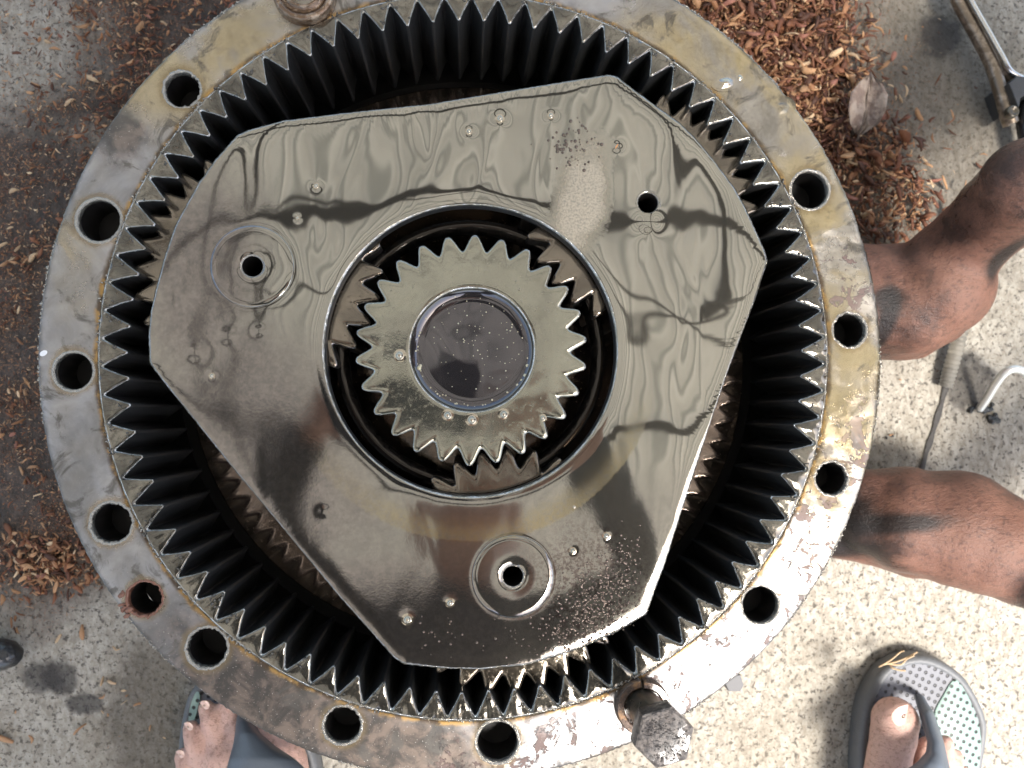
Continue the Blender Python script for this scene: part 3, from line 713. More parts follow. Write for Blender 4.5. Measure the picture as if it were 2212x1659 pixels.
def chip_mesh(name, uv, ln, wd, zz, cols):
    n = len(uv); V = chip_verts(n, ln, wd)
    for i, (u, v) in enumerate(uv):
        p = P(u, v, 0); V[i, :, 0] += p.x; V[i, :, 1] += p.y
    V[:, :, 2] += zz[:, None] + .0003
    F0 = np.array(CF, int); Fa = (F0[None] + (np.arange(n) * 20)[:, None, None]).reshape(-1, 4)
    me = bpy.data.meshes.new(name); me.vertices.add(n * 20); me.vertices.foreach_set('co', V.reshape(-1))
    me.loops.add(len(Fa) * 4); me.loops.foreach_set('vertex_index', Fa.reshape(-1)); me.polygons.add(len(Fa))
    me.polygons.foreach_set('loop_start', np.arange(len(Fa)) * 4); me.update(calc_edges=True); me.validate()
    ca = me.color_attributes.new('tint', 'FLOAT_COLOR', 'POINT')
    cc = np.ones((n, 20, 4)); cc[:, :, :3] = cols[:, None, :]; ca.data.foreach_set('color', cc.reshape(-1))
    return link(name, me, M_CHIP, smooth=False)
def field(n, fn, lmin, lmax, zmax, weights, name=None):
    uv = []; 
    while len(uv) < n:
        q = fn()
        if q is None: continue
        if (P(q[0], q[1], 0).xy - C0).length < .262: continue
        uv.append(q)
    ln = rng.uniform(lmin, lmax, n) * rng.uniform(.5, 1.3, n); wd = ln * rng.uniform(.06, .45, n)
    cols = PAL[rng.choice(7, n, p=weights)] * rng.uniform(.8, 1.5, (n, 1))
    return uv, ln, wd, rng.uniform(0, zmax, n), cols
def reg_left():
    u, v = random.uniform(-160, 330), random.uniform(-120, 1270)
    k = mn.noise(Vector((u * .012, v * .012, 3))) * .5 + .5
    if math.hypot((u - 20) / 180, (v - 90) / 160) + mn.noise(Vector((u * .02, v * .02, 1))) * .6 < 1 and random.random() < .78: return None
    if v > 1000 and u < 60 and random.random() < .6: return None
    return (u, v) if random.random() < k ** 1.3 * 1.6 else None
def reg_top():
    u, v = random.uniform(60, 680), random.uniform(-160, 330)
    if u < 260 + 90 * mn.noise(Vector((v * .02, 4, 4))) and random.random() < .72: return None
    k = mn.noise(Vector((u * .015, v * .015, 8))) * .5 + .5
    return (u, v) if random.random() < k * 1.2 else None
PILE = [(1350, -90), (1760, -90), (1840, 60), (1865, 210), (1950, 330), (2005, 430), (1975, 515), (1850, 540), (1790, 420), (1650, 200), (1480, 60)]
def inpoly(u, v, poly):
    c = False
    for i in range(len(poly)):
        (x1, y1), (x2, y2) = poly[i], poly[i - 1]
        if (y1 > v) != (y2 > v) and u < (x2 - x1) * (v - y1) / (y2 - y1) + x1: c = not c
    return c
def reg_pile():
    u, v = random.uniform(1340, 2040), random.uniform(-100, 560)
    w__ = random.choice([14, 22, 22, 65]); du, dv_ = random.gauss(0, w__), random.gauss(0, w__)
    if not inpoly(u, v, PILE): return None
    if u > 1800 and random.random() < .62: return None
    return (u + du, v + dv_)
def reg_edge():
    return (random.gauss(95, 70), random.gauss(1215, 38))
def reg_loose():
    u, v = random.uniform(-60, 2280), random.uniform(-60, 1700)
    return (u, v) if (u < 500 or (u > 1850 and v < 700) or random.random() < .08) else None
sets = [field(16000, reg_left, .0010, .0031, .002, [.10, .14, .18, .20, .22, .12, .04]),
        field(900, reg_left, .004, .009, .004, [.05, .15, .2, .2, .25, .1, .05]),
        field(3500, reg_top, .0016, .007, .003, [.14, .26, .26, .16, .08, .03, .07]),
        field(4600, reg_pile, .005, .014, .016, [.14, .22, .22, .18, .14, .04, .06]),
        field(8000, reg_pile, .0012, .005, .018, [.06, .14, .26, .24, .18, .06, .06]),
        field(420, reg_edge, .004, .010, .003, [.05, .15, .2, .3, .2, .05, .05]),
        field(330, reg_loose, .0012, .004, .001, [.12, .2, .2, .2, .2, .08, 0])]
uv = sum([s_[0] for s_ in sets], []); cat_ = lambda i: np.concatenate([s_[i] for s_ in sets])
o = chip_mesh('wood_shavings', uv, cat_(1), cat_(2), cat_(3), cat_(4)); tag(o, 'reddish brown wood shavings strewn over the oily concrete', 'wood shavings', kind='stuff')
SINGLE = [(178, 1365, 32, 'broad orange shaving lying slanted left of the broken flange hole'), (130, 1378, 26, 'pale upright shaving beside the broad slanted one'), (38, 1362, 16, 'small orange shaving above the square black stain'),
 (8, 1590, 50, 'long orange splinter at the left picture edge'), (45, 1408, 9, 'white grain at the tip of the black rubber end'), (38, 1420, 20, 'orange shaving against the black rubber end'),
 (223, 1537, 10, 'pale grain on the bare concrete at lower left'), (222, 1470, 20, 'pale curved shaving right of the square black stain'), (243, 1472, 20, 'yellow shaving crossing the end of the pale curved one'),
 (270, 1490, 16, 'short pale shaving right of the crossing pair'), (224, 1505, 18, 'crumpled tan shaving below the crossing pair'), (270, 1515, 14, 'pale grain with orange end on the concrete'), (297, 1520, 16, 'narrow yellow shaving nearest the flange at lower left'),
 (174, 1570, 30, 'large torn orange shaving low on the bare concrete'), (325, 1572, 13, 'round orange crumb close to the sandal of the left foot'), (70, 1595, 18, 'small orange shaving at the bottom left'),
 (248, 1400, 12, 'pale grain midway between slanted shaving and flange'), (255, 1403, 10, 'tan grain beside the pale grain above'), (1980, 250, 34, 'single orange splinter on the bare concrete right of the dry leaf'), (1944, 215, 20, 'grey white splinter right of the dry leaf'),
 (1866, 220, 24, 'thick white splinter left of the dry leaf'), (1923, 1010 - 70, 14, 'tan crumb on the concrete between the two bare feet'), (1943, 820, 10, 'orange crumb below the upper bare foot'), (200, 175, 34, 'pale curved shaving on the oil upper left'), (152, 222, 26, 'white stick-like shaving on the oil upper left'), (250, 195, 24, 'orange stub touching the flange edge at upper left'),
 (10, 60, 34, 'orange splinter at the left picture edge near the top')]
for u, v, L_, lab in SINGLE:
    ln = np.array([px(L_, 0)]); c = chip_mesh('wood_shaving', [(u, v)], ln, ln * .3, np.zeros(1), PAL[[4 if 'white' not in lab and 'pale' not in lab else 5]] * 1.1)
    o_ = P(u, v, 0); c.data.transform(Matrix.Translation(-o_)); c.location = o_; tag(c, lab, 'wood shaving', 'single shavings on the concrete')

# leaf
def leaf():
    pts_l = [(1881, 158), (1858, 175), (1838, 200), (1832, 235), (1836, 268), (1848, 290)]; pts_r = [(1881, 158), (1905, 180), (1918, 205), (1914, 238), (1898, 268), (1862, 292)]
    V = []; n = len(pts_l)
    for i in range(n):
        a, b = pts_l[i], pts_r[i]; rowp = []
        for t in np.linspace(0, 1, 9):
            z = .030 + .010 * abs(t - .5) * 2 * math.sin(math.pi * i / (n - 1)) + .002 * math.sin(t * 19 + i * 2)
            rowp.append(tuple(P(a[0] * (1 - t) + b[0] * t, a[1] * (1 - t) + b[1] * t, z)))
        V.append(rowp)
    v_, f_ = loops(V, closed=False)
    m = M('dry_leaf'); g_ = m.noise(120, 4, .6); m.set(Base_Color=m.mix(m.step(g_, .4, .6), (.34, .27, .22), (.20, .14, .11)), Roughness=.6, Normal=m.bump(m.noise(300, 4, .6), .0015))
    E_ = empty('dry_leaf', P(1875, 230, .01), 'dry grey brown leaf lying on the wood shavings at the upper right', 'leaf')
    o = pyd('blade', v_, f_, m.m, E_); md = o.modifiers.new('thick', 'SOLIDIFY'); md.thickness = .0006
    pyd('midrib', *tube([P(1881, 155, .033), P(1874, 200, .0312), P(1866, 250, .0312), P(1855, 292, .031), P(1850, 306, .028)], [.0005, .0008, .001, .001, .0008], 6), simple('leaf_rib', (.12, .09, .07), .6), E_)
leaf()

# hand tool at the upper right
HT = empty('hand_tool', P(2160, 160, 0), 'long worn steel hand tool with a pivot pin lying at the upper right', 'hand tool')
M_TOOL = rough_metal('worn_tool_steel', (.20, .16, .12), (.36, .30, .24), 150, .0006, .28, .8)
M_TOOL2 = simple('bright_tool_edge', (.62, .62, .60), .22, .95)
pyd('handle', *tube(catmull([P(2055, -60, .022), P(2070, 0, .022), P(2110, 75, .022), P(2142, 138, .022), P(2162, 200, .022), P(2172, 235, .022), P(2184, 268, .020)], 6), [px(15, 0)] * 32 + [px(17, 0)] * 5, 14), M_TOOL, HT)
pyd('handle_rib', *tube(catmull([P(2070, -60, .030), P(2096, 0, .030), P(2140, 78, .030), P(2166, 125, .030), P(2184, 155, .028), P(2215, 172, .026)], 6), px(6.5, 0), 12), M_TOOL2, HT)
pyd('web', *tube(catmull([P(2066, -60, .020), P(2088, 0, .020), P(2128, 78, .020), P(2158, 140, .020), P(2190, 180, .018)], 5), px(14, 0), 8), M_TOOL, HT)
pc_ = P(2173, 249, .026); pyd('pivot_pin', *lathe(pc_, [(.0052, .030), (.0050, .0355), (.0036, .0365), (.0030, .0345), (.0004, .0345)], 32, cap1=True), M_SHANK, HT)
jw = [(2178, 175), (2196, 165), (2260, 165), (2260, 300), (2222, 300), (2212, 262), (2203, 240), (2204, 214), (2218, 200), (2206, 205), (2196, 222), (2190, 240), (2180, 215)]
def prism(poly, z0, z1, bev=.0008):
    q0 = [tuple(P(u, v, z1)) for u, v in poly]; c_ = np.mean(q0, 0)
    ins = [tuple(c_ + (np.array(p) - c_) * .97 + np.array([0, 0, 0])) for p in q0]
    lo = [(x, y, z0) for x, y, z in q0]; mid = [(x, y, z1 - bev) for x, y, z in q0]
    return loops([lo, mid, ins], cap0=True, cap1=True)
pyd('jaw', *prism([(2180, 180), (2196, 165), (2270, 165), (2270, 215), (2222, 200), (2204, 212), (2200, 232)], .002, .034), simple('dark_grey_jaw', (.09, .09, .09), .4, .5, 200, .0005), HT, smooth=False)
pyd('grip', *tube(catmull([P(2230, 215, .02), P(2216, 250, .02), P(2222, 300, .02), P(2235, 360, .02)], 6), px(20, 0), 14), simple('black_shiny_grip', (.02, .02, .022), .18), HT)

# bent rod with black lumps, ribbed hose, rubber scraps
HK = empty('bent_rod', P(2170, 840, 0), 'pale aluminium rod bent like a hook, standing near the right edge', 'rod')
pyd('rod', *tube(catmull([P(2116, 884, .004), P(2135, 856, .016), P(2152, 828, .028), P(2172, 804, .038), P(2196, 797, .042), P(2222, 812, .042), P(2245, 850, .036)], 7), px(9, .02), 14), simple('dull_aluminium', (.74, .75, .73), .35, .7, 300, .0003), HK)
M_TAR = simple('black_sticky_grease', (.012, .012, .013), .22, 0, 500, .0015, Coat_Weight=.5)
def lumps(name, spots, label, cat, mat=M_TAR, z=.0):
    bm = bmesh.new(); o_ = P(spots[0][0], spots[0][1], 0)
    for (u, v, r) in spots:
        for k in range(5):
            q = P(u + random.gauss(0, r * .5), v + random.gauss(0, r * .5), 0) - o_; kr = px(r, 0) * random.uniform(.4, .75)
            bmesh.ops.create_icosphere(bm, subdivisions=2, radius=kr, matrix=Matrix.Translation((q.x, q.y, kr * .55)))
    me = bpy.data.meshes.new(name); bm.to_mesh(me); bm.free(); o = link(name, me, mat); o.location = o_
    md = o.modifiers.new('join', 'REMESH'); md.mode = 'VOXEL'; md.voxel_size = .0011
    tag(o, label, cat); return o
lumps('grease_lump', [(2104, 880, 9), (2118, 888, 10), (2140, 880, 9), (2146, 900, 12), (2138, 910, 9)], 'black greasy lump at the foot of the bent aluminium rod', 'grease')
for (u, v, r, l) in [(1925, 1016 - 75, 5, 'left one of two tiny black grease drops on the concrete right of the flange'), (1936, 1003 - 68, 5, 'right one of two tiny black grease drops on the concrete right of the flange')]:
    lumps('grease_drop', [(u - 75 + 65, v + 60 - 70 + 75 - 60, r)], l, 'grease')
HS = empty('ribbed_hose', P(2060, 760, 0), 'short ribbed clear grey hose beside the upper bare foot', 'hose')
hp = catmull([P(2092, 650, .010), P(2078, 700, .010), P(2066, 750, .010), P(2052, 800, .009), P(2042, 836, .007)], 22)
rr = [px(15, 0) * (1 + .10 * math.sin(k * 1.45)) for k in range(len(hp))]
m = M('cloudy_ribbed_plastic'); m.set(Base_Color=m.mix(m.noise(90, 3), (.42, .40, .36), (.60, .58, .53)), Roughness=.4, Transmission_Weight=.75, IOR=1.2); 
pyd('hose_wall', *tube(hp, rr, 16, caps=False), m.m, HS)
jt = catmull([P(2044, 828, .0), P(2030, 880, .0), P(2012, 940, .0), P(1996, 990, .0), P(1975, 1060, 0), P(1940, 1180, 0)], 6)
V = []
for i, p in enumerate(jt):
    w_ = px(7 + 1.5 * math.sin(i), 0); V.append([(p.x - w_ * .9, p.y, .0012), (p.x - w_ * .4, p.y, .0016), (p.x + w_ * .4, p.y, .0016), (p.x + w_ * .9, p.y, .0012)])
v_, f_ = loops(V, closed=False); o = pyd('expansion_joint', v_, f_, simple('oily_joint_filler', (.035, .03, .026), .5, 0, 300, .001)); tag(o, kind='structure')
RE = pyd('rubber_end', *tube([P(-60, 1412, .016), P(0, 1414, .016), P(24, 1416, .015), P(36, 1419, .013), P(42, 1421, .010)], [px(34, 0), px(32, 0), px(28, 0), px(20, 0), px(8, 0)], 18), simple('wet_black_rubber', (.016, .018, .02), .15, 0, 260, .002, Coat_Weight=.6))
tag(RE, 'wet shiny black rubber end poking in at the left edge', 'rubber end')
FT = pyd('rubber_block', *prism([(1560, 1462), (1600, 1458), (1607, 1480), (1600, 1494), (1575, 1494)], 0, .02), simple('dark_grey_rubber', (.05, .05, .055), .5), smooth=False)
tag(FT, 'small dark grey block peeking out under the flange at lower right', 'block')

# ------------------------------------------------------------------ people
def skin(name, c1, c2, dirt, dcol=(.03, .022, .02), rough=.45, dsc=22, lo=.55, hi=.68, dark=()):
    m = M(name); g_ = m.noise(45, 4, .6); d_ = m.step(m.noise(dsc, 5, .62, dist=.4), lo, hi)
    col = m.mix(g_, c1, c2); col = m.mix(m.math('MULTIPLY', d_, dirt), col, dcol)
    if dark:
        for (u, v, a, b_, ro) in dark:
            col = m.mix(m.math('MULTIPLY', m.blob(u, v, a, b_, ro, z=.08, rag=.35, ns=38, soft=.45), .95), col, (.012, .009, .008))
    cr = m.noise(1.0, 4, .6, v=m.map(m.pos, scale=(260, 600, 300)))
    col = m.mix(m.math('MULTIPLY', m.step(m.noise(260, 4, .7), .5, .64), .45), col, dcol)
    m.set(Base_Color=col, Roughness=m.mixf(d_, rough, rough * .55), Normal=m.bump(m.vor(520, feat='DISTANCE_TO_EDGE'), .00035, .6, nrm=m.bump(cr, .0007, nrm=m.bump(m.noise(900, 4, .7), .0005))), Subsurface_Weight=.12, Subsurface_Radius=(.008, .003, .0015), Subsurface_Scale=.6, Specular_IOR_Level=.4)
    return m.m
def body(name, chains, voxel, mat, parent, smooth=6):
    bm = bmesh.new()
    for ch in chains:
        for i, (p, r) in enumerate(ch):
            bmesh.ops.create_icosphere(bm, subdivisions=3, radius=r, matrix=Matrix.Translation(p))
            if i:
                p0, r0 = ch[i - 1]; d = p - p0; L_ = d.length
                k = max(1, int(L_ / (min(r, r0) * .28)))
                for j in range(1, k):
                    t = j / k; bmesh.ops.create_icosphere(bm, subdivisions=2, radius=(r0 * (1 - t) + r * t) * 1.005, matrix=Matrix.Translation(p0 + d * t))
    me = bpy.data.meshes.new(name); bm.to_mesh(me); bm.free()
    o = bpy.data.objects.new(name, me); COL.objects.link(o)
    md = o.modifiers.new('r', 'REMESH'); md.mode = 'VOXEL'; md.voxel_size = voxel; md.use_smooth_shade = True
    s_ = o.modifiers.new('s', 'SMOOTH'); s_.iterations = smooth; s_.factor = .6
    dg = bpy.context.evaluated_depsgraph_get(); me2 = bpy.data.meshes.new_from_object(o.evaluated_get(dg)); bpy.data.objects.remove(o)
    me2.name = name; me2.materials.clear()
    return link(name, me2, mat, parent)
def N(u, v, r, z): return (P(u, v, z), px(r, z))
def Wp(x, y, z, r): return (Vector((x, y, z)), r)
PH = empty('person', P(1240, 2000, 0), 'person in grey flip-flops standing at the bottom, only bare toes in view', 'person')
legR = [Wp(.36, -.50, .075, .040), Wp(.34, -.56, .20, .044), Wp(.30, -.62, .34, .054), Wp(.26, -.66, .48, .060)]
chR = [[N(1934, 1556, 50, .040), N(1930, 1590, 49, .042), N(1920, 1640, 47, .042), N(1918, 1700, 56, .045), N(1935, 1800, 70, .05)],
       [N(2003, 1612, 22, .036), N(1996, 1650, 26, .036), N(1985, 1720, 34, .04), N(1980, 1800, 60, .05)],
       [N(2043, 1604, 18, .036), N(2040, 1640, 21, .040), N(2025, 1700, 28, .042), N(2010, 1800, 50, .05)],
       [N(2066, 1632, 16, .034), N(2062, 1665, 19, .038), N(2050, 1720, 27, .04), N(2030, 1810, 50, .05)],
       [N(2084, 1668, 15, .032), N(2080, 1700, 18, .036), N(2065, 1760, 28, .04)],
       [N(1925, 1720, 58, .046), N(2000, 1740, 58, .046), N(2055, 1770, 40, .042)],
       [N(1970, 1790, 95, .055), N(1985, 1900, 92, .062), (Vector((.36, -.50, .075)), .040)], [N(1985, 2000, 70, .04), (Vector((.36, -.50, .075)), .038)]]
chL = [[N(446, 1529, 18, .036), N(456, 1556, 22, .040), N(476, 1600, 24, .040), N(520, 1680, 36, .045)],
       [N(500, 1522, 24, .036), N(512, 1560, 27, .040), N(535, 1620, 32, .042), N(560, 1700, 40, .05)],
       [N(412, 1573, 18, .036), N(420, 1605, 22, .040), N(446, 1650, 26, .040), N(500, 1730, 36, .045)],
       [N(395, 1634, 18, .034), N(404, 1664, 22, .038), N(436, 1710, 28, .04), N(500, 1780, 40, .045)],
       [N(392, 1700, 16, .032), N(420, 1750, 24, .036)],
       [N(575, 1525, 38, .040), N(595, 1580, 44, .042), N(615, 1650, 48, .045), N(620, 1730, 60, .05)],
       [N(480, 1640, 36, .044), N(540, 1650, 44, .048), N(600, 1660, 48, .048)],
       [N(560, 1740, 95, .055), N(590, 1850, 90, .062), (Vector((-.20, -.47, .075)), .040)], [N(610, 1960, 70, .04), (Vector((-.20, -.47, .075)), .038)]]
M_SKIN1 = skin('warm_brown_skin', (.54, .33, .265), (.70, .46, .385), .25, (.22, .11, .08), .42, 30, .58, .75)
foot_nodes = chR + chL
lf = [Wp(-.20, -.47, .075, .040), Wp(-.18, -.53, .22, .045), Wp(-.16, -.60, .36, .056), Wp(-.14, -.64, .48, .060)]
bo = body('body', foot_nodes + [legR, lf, [Wp(.26, -.66, .48, .06), Wp(.14, -.86, .60, .085), Wp(0, -.90, .70, .12)], [Wp(-.14, -.64, .48, .06), Wp(-.10, -.86, .60, .085), Wp(0, -.90, .70, .12), Wp(.0, -.70, .86, .12), Wp(.01, -.46, .98, .14), Wp(.01, -.32, 1.03, .06), Wp(.01, -.22, 1.02, .085), Wp(.01, -.17, .97, .078)],
     [Wp(.20, -.40, .97, .055), Wp(.30, -.26, .82, .04), Wp(.15, -.05, .70, .03), Wp(.10, .01, .695, .026)], [Wp(-.18, -.40, .97, .055), Wp(-.32, -.26, .82, .04), Wp(-.22, -.04, .70, .03), Wp(-.17, .01, .695, .026)]]
     + [[Wp(.10, .01, .695, .02), Wp(.075, .03 - .018 * k, .70, .009), Wp(.035, .045 - .018 * k, .694, .008)] for k in range(4)] + [[Wp(-.17, .01, .695, .02), Wp(-.15, .03 - .018 * k, .70, .009), Wp(-.11, .045 - .018 * k, .694, .008)] for k in range(4)], .0026, M_SKIN1, PH, 5)
M_SHIRT = simple('dark_work_shirt', (.075, .072, .062), .8)
body('shirt', [[Wp(0, -.88, .72, .135), Wp(0, -.70, .86, .140), Wp(.01, -.46, .98, .155)], [Wp(.06, -.42, .975, .13), Wp(.20, -.40, .975, .085), Wp(.30, -.26, .82, .052), Wp(.16, -.06, .705, .040)], [Wp(-.04, -.42, .975, .13), Wp(-.18, -.40, .975, .085), Wp(-.32, -.26, .82, .052), Wp(-.23, -.05, .705, .040)]], .008, M_SHIRT, PH, 4)
body('trousers', [[Wp(0, -.90, .70, .136), Wp(.14, -.86, .60, .102), Wp(.255, -.665, .48, .075), Wp(.30, -.62, .34, .068), Wp(.34, -.56, .20, .058)], [Wp(0, -.90, .70, .136), Wp(-.10, -.86, .60, .102), Wp(-.14, -.645, .48, .075), Wp(-.16, -.60, .36, .070), Wp(-.18, -.53, .22, .060)]], .008, simple('dark_trousers', (.04, .045, .06), .8), PH, 4)
ha = body('hair', [[Wp(.01, -.235, 1.055, .085), Wp(.01, -.20, 1.035, .078)]], .006, simple('black_hair', (.012, .01, .009), .5), PH, 2)
# phone over the gear: its lens is the viewpoint, its back faces down just above
SPH = empty('smartphone', (-.06, .03, .675), 'black smartphone held flat in both hands above the gear', 'phone')
bm = bmesh.new(); bmesh.ops.create_cube(bm, size=1, matrix=Matrix.Translation((-.055, .028, .671)) @ Matrix.Diagonal((.150, .074, .008, 1)))
bmesh.ops.bevel(bm, geom=bm.edges[:], offset=.003, segments=2, affect='EDGES', profile=.5)
me = bpy.data.meshes.new('casing'); bm.to_mesh(me); bm.free(); link('casing', me, simple('black_phone_glass', (.015, .015, .016), .2), SPH, angle=40)
# toenails
M_NAIL = simple('pale_toenail', (.66, .43, .35), .22, 0, Coat_Weight=.5, Subsurface_Weight=.1)
def nail(u, v, z, ru, rv, rot, tiltx=0, tilty=0):
    n_ = 20; L_ = []
    for j in range(6):
        t = j / 5; L_.append([(math.cos(a) * abs(math.cos(a)) ** -.25 * t if abs(math.cos(a)) > 1e-3 else 0, math.sin(a) * t, -.35 * (t * math.cos(a)) ** 2 - .10 * t * t) for a in np.arange(n_) * 2 * math.pi / n_])
    V, Fc = loops(L_[1:]); V = np.asarray(V); V = np.concatenate([V, [[0, 0, 0]]]); c_ = len(V) - 1
    Fc += [(c_, i, (i + 1) % n_) for i in range(n_)]
    V = V * np.array([px(ru, z), px(rv, z), px(ru, z)])
    A = np.array(Euler((rad(tiltx), rad(tilty), rad(rot))).to_matrix()); V = V @ A.T + np.array(P(u, v, z)); o = pyd('toenail', V, Fc, M_NAIL, PH); return o
nail(1952, 1547, .0765, 23, 25, 8, 16, 14)
nail(441, 1524, .0490, 9, 11, 25, 15, -14)
nail(406, 1570, .0490, 8, 11, 25, 15, -14)
nail(388, 1630, .0460, 8, 10, 25, 15, -14)
# flip-flops
def sole_mat(name, base, hole):
    m = M(name); c, s_ = math.cos(rad(-16)), math.sin(rad(-16))
    v = m.map(m.pos, rot=(0, 0, rad(28)), scale=(1, 1, 0)); d_ = m.vor(165, v=v, rnd=0.0)
    h_ = m.math('SUBTRACT', 1.0, m.step(d_, .16, .27))
    m.set(Base_Color=m.mix(h_, m.mix(m.noise(60, 4), base, tuple(x * .75 for x in base)), hole), Roughness=.5, Normal=m.bump(m.math('SUBTRACT', 1.0, h_), .002)); return m.m
M_FB = sole_mat('dimpled_grey_footbed', (.125, .13, .15), (.025, .024, .026)); M_IN = sole_mat('dimpled_mint_inlay', (.29, .41, .36), (.04, .045, .04))
M_SOLE = simple('grey_rubber_sole', (.13, .135, .14), .5, 0, 260, .0006); M_STRAP = simple('blue_grey_rubber_strap', (.105, .125, .15), .38, 0, 90, .0006)
def smooth_poly(pts, k=6):
    q = catmull([Vector((*p, 0)) for p in [pts[-1]] + pts + [pts[0], pts[1]]], k)[k:-k - 1 + 0]
    return [(p.x, p.y) for p in q]
def sandal(outl, inlay, strap_rows, label):
    A = smooth_poly(outl); z1 = .020; w_ = [P(u, v, z1) for u, v in A]
    c_ = sum(w_, Vector()) / len(w_); nn = len(w_)
    nr = []
    for i in range(nn):
        t = (w_[(i + 1) % nn] - w_[i - 1]).normalized(); q = Vector((t.y, -t.x, 0)); nr.append(q if q.dot(w_[i] - c_) > 0 else -q)
    off = lambda d, z: [tuple((w_[i] + nr[i] * d).xy) + (z,) for i in range(nn)]
    L_ = [off(-.002, .0004), off(.0002, .003), off(.0004, .010), off(0, .016), off(-.0012, .0185), off(-.003, .0200), off(-.0055, .0202), off(-.007, .0188)]
    pyd('sole', *loops(L_, cap0=True), M_SOLE, PH)
    v_, f_ = loops([off(-.0069, .0187), off(-.009, .0186), off(-.014, .0186)], cap1=True); pyd('footbed', v_, f_, M_FB, PH)
    if inlay:
        B_ = smooth_poly(inlay, 4); q = [P(u, v, .0195) for u, v in B_]; cc = sum(q, Vector()) / len(q)
        lo = [(p.x, p.y, .0180) for p in q]; hi = [(p.x, p.y, .0196) for p in q]; i2 = [tuple((cc + (p - cc) * .97).xy) + (.0202,) for p in q]
        pyd('inlay', *loops([lo, hi, i2], cap1=True), M_IN, PH, angle=50)
    rows = []
    R_ = []
    for i in range(len(strap_rows) - 1):
        a, b = strap_rows[i], strap_rows[i + 1]
        for t in (0, .25, .5, .75): R_.append(tuple(a[k] * (1 - t) + b[k] * t for k in range(5)))
    R_.append(strap_rows[-1])
    for (u0, v0, u1, v1, z) in R_:
        rowp = []
        for t in np.linspace(0, 1, 11):
            h_ = z + .0035 * math.sin(math.pi * t) - .006 * (abs(t - .5) * 2) ** 3
            rowp.append(tuple(P(u0 * (1 - t) + u1 * t, v0 * (1 - t) + v1 * t, h_)))
        rows.append(rowp)
    v_, f_ = loops(rows, closed=False); o = pyd('strap', v_, f_, M_STRAP, PH)
    md = o.modifiers.new('t', 'SOLIDIFY'); md.thickness = .0045; md.offset = 0
    sb = o.modifiers.new('s', 'SUBSURF'); sb.levels = 1; sb.render_levels = 2
sandal([(1974, 1418), (2028, 1426), (2083, 1462), (2119, 1517), (2135, 1562), (2134, 1607), (2126, 1659), (2112, 1780), (2090, 1930), (2040, 2030), (1960, 2040), (1890, 1940), (1862, 1800), (1854, 1659), (1864, 1544), (1883, 1489), (1919, 1440)],
       [(2062, 1468), (2083, 1490), (2107, 1540), (2117, 1580), (2119, 1620), (2110, 1680), (2098, 1740), (2060, 1740), (2045, 1650), (2030, 1590), (2018, 1545), (2038, 1502)],
       [(1979, 1500, 1990, 1504, .024), (1984, 1520, 2000, 1522, .038), (1990, 1540, 2013, 1542, .052), (1999, 1572, 2027, 1580, .062), (2008, 1602, 2035, 1608, .070), (2004, 1628, 2041, 1632, .076), (1984, 1650, 2047, 1654, .082), (1940, 1680, 2060, 1686, .088), (1880, 1740, 2085, 1745, .08)], 'r')
sandal([(425, 1480), (462, 1470), (540, 1490), (620, 1540), (672, 1610), (692, 1700), (690, 1850), (660, 1980), (560, 2010), (450, 1900), (395, 1760), (383, 1680), (383, 1610), (392, 1550), (404, 1508)],
       [(424, 1494), (433, 1500), (428, 1530), (418, 1560), (408, 1560), (410, 1530)],
       [(516, 1540, 532, 1546, .040), (514, 1560, 546, 1568, .056), (511, 1585, 562, 1590, .066), (505, 1612, 596, 1618, .073), (496, 1640, 640, 1645, .080), (484, 1680, 690, 1690, .084)], 'l')
# the other one, crouching at the right with both bare feet towards the gear
PB = empty('person', P(2150, 900, 0), 'barefoot person with oily brown feet crouching at the right of the gear', 'person')
M_SKIN2 = skin('oily_dark_brown_skin', (.115, .050, .034), (.27, .140, .098), .88, (.030, .019, .016), .40, 15, .49, .66, ((1850, 1110, 60, 90, 0), (1925, 1130, 100, 24, 8), (1905, 700, 18, 90, 0), (2075, 590, 22, 45, 20), (1900, 650, 30, 30, 0), (1860, 1200, 60, 30, 0)))  # dark blobs: black grease, and crease shade painted across the lower foot
kn1 = (Vector((.66, .24, .36)), .055); kn2 = (Vector((.66, -.10, .36)), .055)
hip = Vector((.80, .02, .16))
f1 = [[N(1780, 600, 40, .03), N(1850, 600, 78, .045), N(1930, 600, 78, .055), N(2010, 590, 80, .07)], [N(1780, 690, 60, .035), N(1860, 700, 82, .045), N(1950, 706, 78, .05), N(2020, 678, 74, .055)],
      [N(1870, 650, 118, .05), N(1960, 655, 122, .06), N(2025, 618, 118, .075), N(2050, 566, 96, .085), N(2102, 512, 90, .105), N(2160, 458, 98, .13), N(2225, 400, 110, .17), kn1],
      [N(2010, 700, 58, .04), N(1975, 735, 46, .03)]]
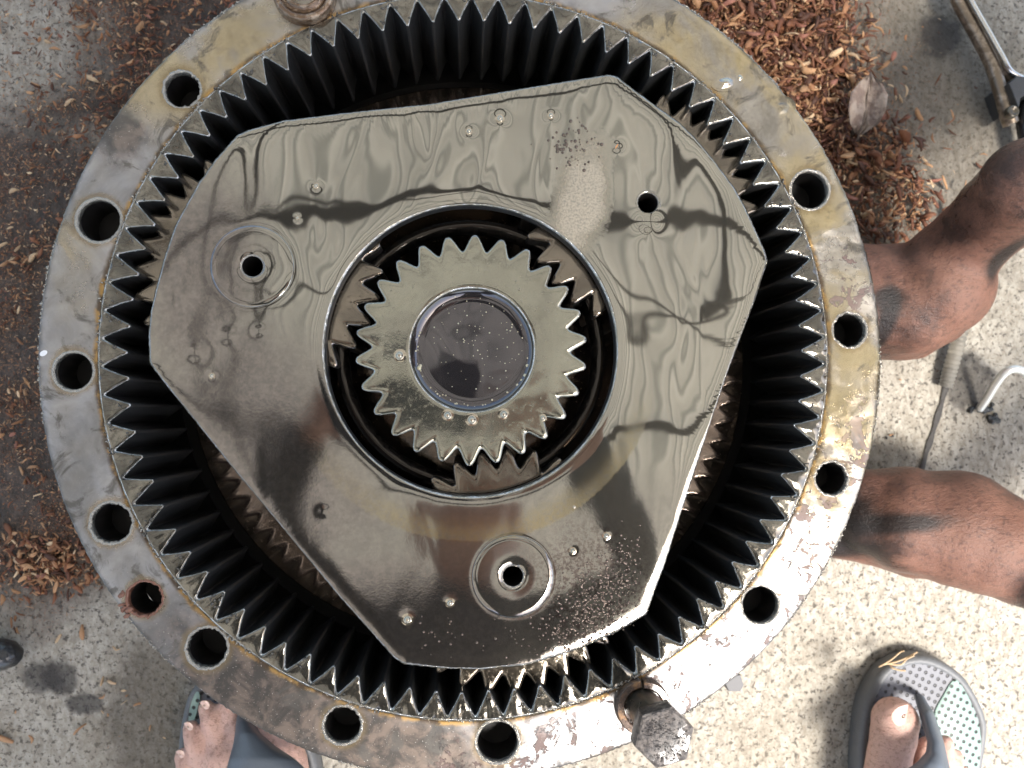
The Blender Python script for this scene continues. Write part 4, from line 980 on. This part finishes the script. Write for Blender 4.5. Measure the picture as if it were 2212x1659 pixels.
f2 = [[N(1790, 1075, 60, .035), N(1870, 1078, 68, .045), N(1960, 1085, 82, .055)], [N(1800, 1160, 48, .03), N(1875, 1160, 62, .035), N(1970, 1180, 72, .045)],
      [N(1880, 1115, 88, .045), N(1960, 1126, 116, .055), N(2070, 1142, 132, .065), N(2130, 1168, 122, .075), N(2205, 1222, 92, .085), N(2330, 1270, 92, .12), kn2]]
body('body', f1 + f2 + [[kn1, Wp(.82, .16, .30, .075), Wp(.98, .10, .17, .10)], [kn2, Wp(.82, -.02, .28, .075), Wp(.98, .04, .17, .10)], [Wp(1.0, .07, .18, .12), Wp(.98, .07, .36, .12), Wp(.93, .07, .55, .13), Wp(.90, .07, .66, .055), Wp(.88, .07, .76, .085), Wp(.87, .07, .82, .080)],
     [Wp(.93, .22, .58, .05), Wp(.84, .30, .46, .036), Wp(.72, .25, .42, .030)], [Wp(.93, -.08, .58, .05), Wp(.84, -.16, .46, .036), Wp(.72, -.10, .42, .030)]], .0035, M_SKIN2, PB, 6)
body('shirt', [[Wp(.98, .07, .34, .135), Wp(.93, .07, .55, .145)], [Wp(.93, .22, .58, .064), Wp(.88, .26, .51, .052)], [Wp(.93, -.08, .58, .064), Wp(.88, -.12, .51, .052)]], .008, simple('faded_shirt', (.16, .12, .10), .8), PB, 4)
body('shorts', [[Wp(1.0, .07, .18, .135), Wp(.82, .16, .30, .088)], [Wp(1.0, .07, .18, .135), Wp(.82, -.02, .28, .088)]], .008, simple('brown_shorts', (.10, .08, .06), .8), PB, 4)
body('hair', [[Wp(.90, .07, .85, .085), Wp(.92, .07, .81, .08)]], .006, simple('black_hair_crouching', (.012, .01, .009), .5), PB, 2)

# straw caught on the toe end of the right flip-flop
ST = empty('straw_bundle', P(1950, 1420, .02), 'small bundle of pale straw caught on the toe end of the right flip-flop', 'straw')
M_STRAW = simple('pale_straw', (.46, .33, .19), .55)
for pts_ in ([(1898, 1441), (1925, 1425), (1944, 1409), (1953, 1406)], [(1905, 1436), (1935, 1430), (1964, 1418), (1982, 1408)], [(1918, 1434), (1945, 1436), (1958, 1424), (1975, 1416)], [(1924, 1438), (1926, 1442), (1940, 1447), (1956, 1449)]):
    pyd('straw', *tube(catmull([P(u, v, .024 + .002 * k) for k, (u, v) in enumerate(pts_)], 4), px(1.9, 0), 6), M_STRAW, ST)
